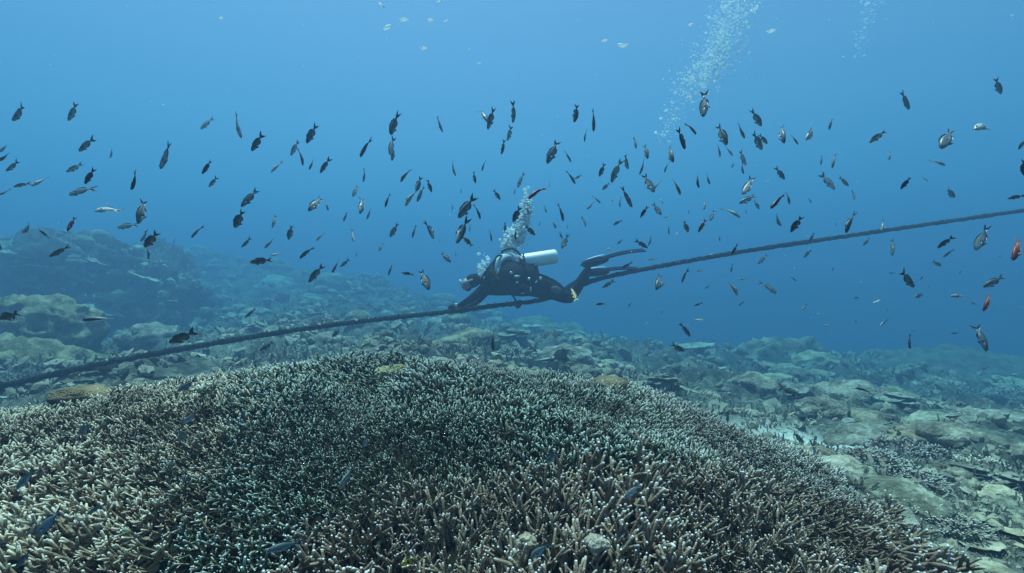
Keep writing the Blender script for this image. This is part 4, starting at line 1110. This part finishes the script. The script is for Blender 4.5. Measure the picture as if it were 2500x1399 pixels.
# ------------------------------------------------------------------ fish: tail x, tail y, nose x, nose y, look, view
# look: d dark, g grey-olive, s silvery, p purplish, o orange, y yellow, b far and hazy, k yellow with bars; view: s side, m three-quarter, n edge-on
FISH = '''
70 259 30 295 g s;193 255 166 295 g s;225 336 193 370 g s;282 364 268 386 g s;515 286 490 316 s s;563 277 590 338 g n;422 348 391 413 g s;518 391 493 425 p m;54 395 14 418 g s;204 402 161 420 s m;
227 413 207 450 p m;211 450 170 477 g s;343 422 320 464 p m;533 432 509 457 g s;116 434 77 454 s m;75 443 32 457 s m;30 464 -7 477 d m;21 357 -4 372 g s;25 379 -4 393 p m;279 498 232 516 s m;
359 486 336 547 g s;322 543 288 557 g s;186 531 163 565 p m;88 550 54 568 b s;121 584 95 560 b m;172 600 120 627 b m;386 566 352 604 d m;365 568 343 590 g m;372 597 361 634 s m;486 547 468 581 d m;
593 514 572 557 d m;630 462 588 505 d s;617 582 589 604 d s;7 592 0 612 p m;639 327 614 369 d m;682 391 662 421 s s;727 343 710 380 s s;772 304 748 350 d s;741 364 739 405 b n;768 386 755 414 d m;
800 386 782 423 d s;897 334 880 384 g m;960 284 954 329 d m;955 338 952 379 s m;970 350 956 393 g m;1063 284 1081 323 g s;993 404 979 445 d m;898 414 886 445 d m;873 454 861 481 g m;891 477 879 523 b m;
909 507 895 536 d m;847 518 839 541 b m;789 475 752 516 g s;795 488 801 514 d n;945 472 941 507 d n;1007 450 991 504 s m;1034 454 1018 493 d s;1025 434 1016 468 d m;1043 438 1054 470 d n;1093 395 1113 430 g m;
1152 422 1162 448 d n;1180 391 1177 418 d n;1175 261 1192 300 d m;1209 262 1190 317 g s;1204 464 1222 489 g m;1124 457 1126 473 b n;1109 497 1104 514 d n;1154 482 1119 532 d s;1169 498 1172 536 d n;677 525 664 557 s s;
713 550 704 586 b m;670 581 646 606 d m;788 564 773 588 b m;855 564 864 590 s m;968 550 952 579 d m;1013 548 1007 581 d n;1050 541 1058 584 g m;1129 538 1116 595 g m;1154 607 1132 579 g m;1145 548 1147 566 b n;
1072 582 1073 593 b n;1200 561 1200 590 d n;1236 545 1232 566 d m;936 595 925 613 d m;757 598 732 632 d m;688 613 661 625 d m;666 635 610 640 d s;871 612 870 627 b n;830 631 811 666 d m;855 634 830 652 d s;
785 645 754 690 g s;957 647 948 673 d n;1011 670 980 666 d m;1027 660 1048 708 d m;1075 617 1101 641 d s;1111 613 1114 627 b n;1261 250 1252 301 g m;1254 305 1238 345 s m;1234 340 1224 378 g m;1413 252 1402 300 g m;
1453 264 1449 322 g n;1423 316 1428 347 d n;1363 343 1335 400 d s;1380 364 1394 397 b m;1388 411 1404 450 d m;1421 428 1403 437 b s;1475 400 1463 432 d m;1507 393 1493 447 g m;1520 377 1534 414 g s;1550 334 1553 364 d n;
1573 354 1582 388 d m;1581 388 1561 427 d m;1620 354 1645 396 g s;1625 393 1623 422 d n;1489 447 1470 464 d s;1570 432 1598 470 g m;1607 436 1595 466 d m;1650 430 1661 477 s n;1660 311 1672 366 d m;1684 295 1699 329 d m;
1724 232 1716 286 d m;1690 423 1707 459 d m;1721 422 1733 450 d m;1753 305 1775 354 g s;1775 350 1788 382 s m;1755 350 1758 384 b n;1800 302 1818 338 d m;1840 271 1859 309 g m;1836 323 1861 366 g s;1854 329 1874 352 d s;
1800 368 1822 404 s s;1802 400 1816 425 d m;1793 398 1786 410 b s;1836 441 1813 475 g m;1847 475 1804 497 g s;1840 489 1854 511 d s;1273 422 1264 459 s m;1259 459 1255 475 d n;1318 447 1291 486 o m;1344 445 1341 457 d n;
1450 475 1466 497 d m;1454 497 1432 511 d m;1500 479 1493 493 b m;1508 482 1514 507 d n;1517 454 1543 507 d n;1581 502 1563 532 p m;1595 500 1615 525 b m;1640 525 1620 532 b m;1613 480 1618 497 b m;1371 496 1375 541 g n;
1330 502 1334 520 d n;1428 529 1430 554 d n;1321 540 1316 552 b m;1350 543 1358 559 d m;1366 568 1373 584 b m;1386 579 1371 607 g m;1387 547 1385 559 b n;1514 538 1497 550 d s;1681 511 1682 522 b n;1722 486 1719 513 b n;
1745 518 1733 540 d m;1725 536 1704 568 o m;1775 495 1806 532 g m;1820 509 1822 522 b n;1670 538 1680 568 b n;1632 552 1633 573 d n;1654 565 1650 575 s n;1760 573 1757 590 d n;1518 586 1507 597 d s;1491 602 1480 613 d m;
1550 586 1582 606 d s;1600 575 1582 600 d m;1804 598 1784 623 p m;1670 657 1665 690 d m;1618 666 1602 708 d m;1785 645 1785 665 d n;1874 622 1850 645 g s;1271 504 1252 543 d m;1286 497 1290 523 d n;1279 550 1307 575 d s;
1254 557 1259 586 d n;1784 679 1801 722 y m;1825 677 1804 682 d m;1254 611 1279 636 d m;1895 304 1916 350 g s;1936 325 1948 354 d m;2007 307 1966 341 s s;2025 293 2025 318 b n;2164 313 2122 350 s m;2327 313 2297 363 d m;
2429 286 2379 316 s m;2200 222 2220 268 b s;2427 193 2445 230 b s;2506 336 2486 366 p s;2172 370 2171 391 d n;2007 379 2004 404 b n;2036 375 2032 411 b n;1895 411 1916 439 d s;2002 425 2039 463 s s;2048 432 2072 454 b s;
2089 466 2085 488 d n;2225 429 2198 463 p m;2279 382 2307 405 b m;2250 432 2266 443 b m;2304 461 2332 482 b s;2504 475 2459 486 d m;1912 470 1882 509 p m;1927 468 1927 500 b n;1977 482 1980 497 b n;1882 525 1907 552 d s;
1959 525 1930 568 d m;2069 522 2066 570 g n;2156 536 2152 566 b n;2041 543 2042 552 b n;1991 570 1975 590 d m;1979 611 1961 629 b s;2127 581 2107 600 b s;2182 584 2178 625 b n;2327 572 2288 607 d m;2407 565 2381 611 d m;
2329 607 2302 629 b m;2502 578 2472 636 o s;2499 388 2500 430 p m;2193 660 2232 702 d s;2458 674 2399 701 d s;2431 718 2399 760 o s;2390 790 2409 859 d s;2213 815 2222 852 d m;2156 735 2130 740 s m;2171 778 2149 795 s m;
2240 806 2222 809 s m;2258 719 2233 725 d s;2360 718 2322 723 b n;2262 674 2245 682 d s;2385 744 2370 738 b s;2098 728 2085 727 d s;1970 747 1955 757 d m;1990 765 2007 770 d m;2031 795 2010 795 d m;2089 781 2090 791 b s;
2343 814 2322 814 d m;2170 753 2165 760 b s;2034 653 2033 662 b s;2346 660 2342 670 b s;2280 641 2298 650 b m;2270 696 2267 703 b s;2445 625 2437 628 b s;2182 667 2170 667 b s;1500 685 1470 703 g s;1621 692 1604 707 b s;
1870 684 1895 718 g s;1730 697 1721 705 d s;1716 741 1694 747 d m;1812 737 1803 748 d s;1479 740 1455 744 d m;1538 734 1535 750 b m;1617 758 1615 766 d s;1664 787 1685 822 d s;1718 782 1695 781 y m;1715 663 1698 662 y m;
1598 633 1580 636 y m;1573 846 1590 865 d m;1642 846 1671 858 d m;1544 648 1515 655 g m;1201 664 1220 685 y m;1411 742 1395 704 y m;1930 675 1945 687 b m;482 925 432 956 d s;490 1005 445 1035 g s;478 1042 434 1075 d s;
232 1030 192 1062 d s;88 1140 40 1195 g s;262 1222 212 1256 g s;152 1245 88 1308 d s;78 1338 38 1388 d s;14 900 -10 912 d m;528 1238 478 1268 d m;740 1328 650 1345 d s;862 1131 832 1192 b m;908 1058 886 1092 g s;
1020 1362 978 1378 k s;950 1238 932 1270 p s;766 968 748 992 b s;1368 1100 1332 1130 g s;1566 1182 1524 1216 g s;1346 1325 1294 1362 g s;1190 882 1168 906 d m;1191 812 1206 858 d n;670 835 634 856 d s;629 755 598 775 b m;
835 805 810 822 d s;282 766 200 782 d n;476 814 412 836 d m;48 764 -2 778 d m;592 878 568 896 d m;1372 838 1380 862 d m;1518 911 1530 930 d m;1567 906 1549 926 d m;1912 946 1954 966 d s;2130 947 2088 948 d n;
1930 1056 1962 1080 d s;1774 1000 1777 1032 d m;1811 1070 1804 1102 d m;2370 1015 2308 1018 d n;2412 898 2396 902 b s
'''
def fish_mat(name, back, belly, fin, extra=None, gloss=0.3, lo=-0.10, hi=0.06):
    t = NT(name); co = t.coord(); sp = t.n('ShaderNodeSeparateXYZ'); t.l(co, sp.inputs[0])
    n = t.noise(14, 3, co)
    f = t.n('ShaderNodeMapRange', interpolation_type='SMOOTHSTEP'); f.inputs[1].default_value = lo; f.inputs[2].default_value = hi
    t.l(t.math('ADD', sp.outputs['Z'], t.math('MULTIPLY', t.math('SUBTRACT', n, .5), .10)), f.inputs[0])
    c = t.mix(f.outputs[0], belly, back)
    sc = t.voro(34, co); c = t.mix(0.5, c, t.ramp(sc, [(0.0, (1, 1, 1)), (0.6, (0.55, 0.55, 0.55))]), 'MULTIPLY')
    if extra == 'tail':        # warm towards the tail
        g = t.n('ShaderNodeMapRange', interpolation_type='SMOOTHSTEP'); g.inputs[1].default_value = .15; g.inputs[2].default_value = -.35; t.l(sp.outputs['X'], g.inputs[0])
        c = t.mix(g.outputs[0], c, fin)
    if extra == 'bars':
        w = t.math('SINE', t.math('MULTIPLY', sp.outputs['X'], 26.0)); w = t.math('GREATER_THAN', w, .35)
        w = t.math('MULTIPLY', w, t.math('LESS_THAN', sp.outputs['X'], .12)); c = t.mix(w, c, (.02, .025, .03))
    c = t.mix(t.attr('tip'), c, fin)
    t.col(c); t.rough(0.42, gloss)
    return t.m
LOOK = {'d': fish_mat('dark_fish_skin', (.085, .115, .130), (.32, .38, .40), (.07, .092, .11)),
        'g': fish_mat('olive_fish_skin', (.125, .16, .165), (.64, .74, .74), (.10, .125, .14), lo=-.14, hi=.05),
        's': fish_mat('silvery_fish_skin', (.20, .23, .22), (.80, .84, .82), (.20, .22, .23), gloss=.5, lo=-.08, hi=.14),
        'p': fish_mat('purplish_fish_skin', (.045, .020, .045), (.10, .045, .075), (.075, .022, .055)),
        'o': fish_mat('orange_fish_skin', (.16, .030, .045), (.30, .075, .03), (.62, .17, .05), 'tail'),
        'y': fish_mat('yellow_fish_skin', (.46, .40, .22), (.74, .70, .56), (.50, .38, .13), 'tail'),
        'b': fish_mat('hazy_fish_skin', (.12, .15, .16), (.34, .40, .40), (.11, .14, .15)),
        'k': fish_mat('barred_fish_skin', (.55, .42, .05), (.70, .58, .14), (.55, .42, .06), 'bars')}
M_EYE = plain('fish_eye', (.02, .02, .02), .15, .7, var=.05)

def fish_geo(bend, slim, fork, up):
    mb = MB()
    xs = np.array([.5, .485, .455, .40, .33, .24, .13, .02, -.09, -.17, -.23, -.275])
    hd = .70 * np.array([.004, .035, .072, .112, .148, .176, .186, .172, .130, .085, .054, .045]) * slim
    hw = np.array([.003, .022, .040, .056, .066, .072, .070, .060, .043, .028, .018, .014])
    zc = np.array([-.012, -.012, -.010, -.006, -.002, 0, 0, .002, .004, .005, .005, .005])
    k = 12; a = np.arange(k) / k * 2 * math.pi
    def by(x): return bend * (0.5 - x) ** 2
    V = np.concatenate([np.stack([np.full(k, x), w * np.cos(a) + by(x), z + h * np.sin(a)], -1) for x, h, w, z in zip(xs, hd, hw, zc)])
    n = len(xs); i = np.arange(n - 1)[:, None] * k; j = np.arange(k)[None]; j2 = (j + 1) % k
    Q = np.stack([i + j, i + k + j, i + k + j2, i + j2], -1).reshape(-1, 4)
    T = [(k * n, jj, (jj + 1) % k) for jj in range(k)]
    mb.add(np.concatenate([V, [[.503, by(.5), -.012]]]), Q, T)
    def fin(poly, th=.006, tris=None, off=0.0, sweep=0.0, sgn=0):
        p = np.array(poly, float); m = len(p)
        y = np.array([by(q[0]) for q in p]) + off + (sgn * sweep * (p[:, 1] - p[0, 1]) if sgn else 0)
        edge = np.array([th * (1 if i2 % 2 == 0 else .35) for i2 in range(m)])
        A = np.stack([p[:, 0], y + edge, p[:, 1]], -1); B = np.stack([p[:, 0], y - edge, p[:, 1]], -1)
        t = tris or [(0, q, q + 1) for q in range(1, m - 1)]
        T = [x for x in t] + [(x[0] + m, x[2] + m, x[1] + m) for x in t]
        Qs = [(q, (q + 1) % m, (q + 1) % m + m, q + m) for q in range(m)]
        mb.add(np.concatenate([A, B]), np.array(Qs), np.array(T), 1.0)
    s = slim
    # forked tail: two lobes from the peduncle
    fin([(-.26, .040), (-.33, .085 * fork), (-.42, .115 * fork), (-.50, .135 * fork), (-.445, .085 * fork), (-.395, .030), (-.365, .004), (-.26, -.030)], .007, [(0, 1, 5), (1, 2, 4), (1, 4, 5), (2, 3, 4), (0, 5, 6), (0, 6, 7)])
    fin([(-.26, -.035), (-.33, -.078 * fork), (-.42, -.105 * fork), (-.50, -.125 * fork), (-.445, -.078 * fork), (-.395, -.022), (-.365, .004), (-.26, .030)], .007, [(0, 1, 5), (1, 2, 4), (1, 4, 5), (2, 3, 4), (0, 5, 6), (0, 6, 7)])
    zt = np.interp([.27, .2, .1, 0, -.08, -.15, -.2], xs[::-1], hd[::-1])
    top = [(.27, zt[0] - .012), (.24, zt[0] + .022 * up), (.18, zt[1] + .032 * up), (.13, zt[2] + .024 * up), (.08, zt[2] + .034 * up), (.03, zt[3] + .030 * up), (-.03, zt[3] + .040 * up), (-.09, zt[4] + .044 * up), (-.145, zt[5] + .038 * up), (-.185, zt[6] + .045), (-.20, zt[6] - .008)]
    low = [(-.20, zt[6] - .02), (-.06, zt[4] - .03), (.10, zt[2] - .03)]
    P_ = top + low; m = len(P_)
    fin(P_, .006, [(0, 1, 13), (1, 2, 13), (2, 3, 13), (3, 4, 13), (4, 5, 12), (4, 12, 13), (5, 6, 12), (6, 7, 12), (7, 8, 12), (8, 9, 11), (8, 11, 12), (9, 10, 11)])
    fin([(.06, -zt[2] + .02), (.02, -zt[3] - .022), (-.04, -zt[3] - .038), (-.10, -zt[4] - .046), (-.155, -zt[5] - .038), (-.17, -zt[5] - .024), (-.20, -zt[6] + .01), (-.08, -zt[4] + .03)], .006)
    for sg in (-1, 1):
        fin([(.24, -.12 * s), (.19, -.165 * s), (.11, -.20 * s), (.13, -.15 * s), (.17, -.12 * s)], .004, None, sg * .022, .25, sg)
        fin([(.25, -.02), (.20, -.065), (.10, -.085), (.085, -.055), (.12, -.015), (.20, .01)], .004, None, sg * .066, 0)
        q = MB()
        V, T = ICO[2]
    return mb
FVAR = [(0.0, 1.0, 1.0, 1.0), (.22, 1.0, 1.1, 1.0), (-.22, 1.05, 1.0, .8), (.10, .92, .9, 1.2), (-.12, .88, 1.15, .9), (.38, 1.06, .8, .7), (-.36, .96, 1.0, 1.1), (.30, .84, 1.2, .8), (-.05, 1.12, .85, 1.1)]
SLIM = {'p': .78, 'o': .82, 'y': .70, 'b': 1, 'd': 1, 'g': 1, 's': .95, 'k': 1.08}
FMESH = {}
def fish_mesh(look, v):
    if (look, v) not in FMESH:
        b, s, f, u = FVAR[v]
        FMESH[look, v] = fish_geo(b, s * SLIM[look], f * (.85 if look in 'poy' else 1), u).mesh('fish', LOOK[look])
    return FMESH[look, v]
_ev, _et = ICO[2]
EYE_ME = mesh_np('eye', _ev * [.022, .010, .022], _et, M_EYE)

r = np.random.default_rng(77)
SCHOOL = []
def coral_dist(px, py):
    """distance along the view ray at which the mound is met"""
    for Y in np.arange(.5, 4.0, .02):
        x = (px - CX) / F * Y; z = -(py - CY) / F * Y
        if mound_mask(np.array([x]), np.array([Y]))[0] > .3 and mound_h(np.array([x]), np.array([Y]))[0] + .075 > z: return Y
    return 99.0
for row in FISH.replace('\n', '').split(';'):
    q = row.split()
    if len(q) < 6: continue
    tx, ty, hx, hy = map(float, q[:4]); look, view = q[4], q[5]
    mx, my = (tx + hx) / 2, (ty + hy) / 2
    L = math.hypot(tx - hx, ty - hy) * 1.1
    fore = {'s': r.uniform(.86, 1.0), 'm': r.uniform(.78, .95), 'n': r.uniform(.8, 1)}[view]
    real = {'d': .078, 'g': .078, 's': .075, 'p': .072, 'o': .075, 'y': .075, 'b': .092, 'k': .05}[look] * r.uniform(.85, 1.2)
    Y = real * fore / L * F
    Y = max(1.0, min(Y, 6.1 if not (1130 < mx < 1580 and 590 < my < 770) else 5.9))
    if my > 840: Y = min(Y, coral_dist(mx, my) - .22, coral_dist(mx, my + L * .4) - .16)
    if my > 700: Y = min(Y, 3.6)
    tl, hd_ = P(tx, ty, Y), P(hx, hy, Y)
    h2 = Vector((hx - tx, 0, -(hy - ty))).normalized()
    dep = math.sqrt(1 - fore ** 2) * (1 if r.random() < .5 else -1)
    dp = dep / fore * (hd_ - tl).length * .5
    view_d = P(mx, my, 1).normalized()
    tl -= view_d * dp; hd_ += view_d * dp
    X = (hd_ - tl).normalized(); real = (hd_ - tl).length * 1.0
    # dorsal side points up in the picture plane, then rolls about the long axis
    up = Vector((0, 0, 1)) if abs(h2.z) < .95 else Vector((1 if r.random() < .5 else -1, 0, .15))
    Z = (up - X * up.dot(X)).normalized()
    roll = {'s': r.uniform(-.35, .35), 'm': r.choice([-1, 1]) * r.uniform(.55, 1.05), 'n': r.choice([-1, 1]) * r.uniform(1.2, 1.75)}[view]
    Z = Matrix.Rotation(roll, 3, X) @ Z
    Yv = Z.cross(X)
    M = Matrix((X, Yv, Z)).transposed().to_4x4()
    o = bpy.data.objects.new('fish', fish_mesh(look, int(r.integers(0, 9))))
    o.matrix_world = Matrix.Translation(P(mx, my, Y)) @ M @ Matrix.Scale(real, 4)
    link(o)
    SCHOOL.append((o, mx, my, L, look, view, h2))
    if L > 40:
        b = FVAR[0][0]
        for sg in (-1, 1):
            e = obj('eye', EYE_ME, o, Vector((.405, sg * .052 + .01 * 0, .03)))
ORD = ['first', 'second', 'third', 'fourth', 'fifth', 'sixth', 'seventh', 'eighth', 'ninth', 'tenth', 'eleventh', 'twelfth', 'thirteenth', 'fourteenth', 'fifteenth', 'sixteenth']
def label_fish():
    look_w = {'d': 'dark', 'g': 'olive-grey', 's': 'silvery', 'p': 'purplish', 'o': 'orange-red', 'y': 'yellowish', 'b': 'hazy grey-blue', 'k': 'yellow black-barred'}
    def place(x, y):
        rope = np.interp(x, [0, 800, 1100, 1450, 2500], [943, 795, 761, 685, 514])
        if y > 985 and x < 1700 or (y > 900 and x < 560): return 'low over the staghorn mound' if x > 700 else 'over the pale left side of the mound'
        if y > rope + 12:
            if x < 700: return 'below the rope at left'
            if x < 1250: return 'between rope and mound crest'
            if x < 1700: return 'under the diver and his fins' if y < 780 else 'over the reef beyond the mound'
            if y > 830: return 'over the reef on the right'
            return 'below the rope right of the fins' if x < 2050 else 'below the rope at far right'
        if y > 690 and x < 700: return 'in front of the left outcrop'
        col = ('over the left outcrop' if x < 430 else 'right of the outcrop' if x < 700 else 'midway to the diver' if x < 920 else "left of the diver's bubbles" if x < 1190 else 'above the diver' if x < 1440
               else 'above the fins' if x < 1590 else 'under the bubble column' if x < 1760 else 'right of the bubble column' if x < 2060 else 'over the rope at right')
        row = 'highest,' if y < 345 else 'mid-height,' if y < 475 else 'lower,'
        return row + ' ' + col
    D = {}
    for f in SCHOOL:
        o, x, y, L, look, view, h = f
        size = 'small ' if L < 26 else 'big ' if L > 52 else ''
        way = 'level' if abs(h.z) < .42 else 'nosing down-left' if h.x < -.22 else 'nosing down-right' if h.x > .22 else 'nosing straight down'
        if h.z > .42: way = 'nosing up'
        D.setdefault(f'{size}{look_w[look]} fish {way}, {place(x, y)}', []).append((x, y, o))
    for t, L in D.items():
        L.sort(key=lambda q: q[0])
        for i, (_, _, o) in enumerate(L):
            tag(o, t if len(L) == 1 else f'{t}, {ORD[i]} from left', 'fish', 'fish of the shoal over the reef')
label_fish()
print('fish', len(SCHOOL))
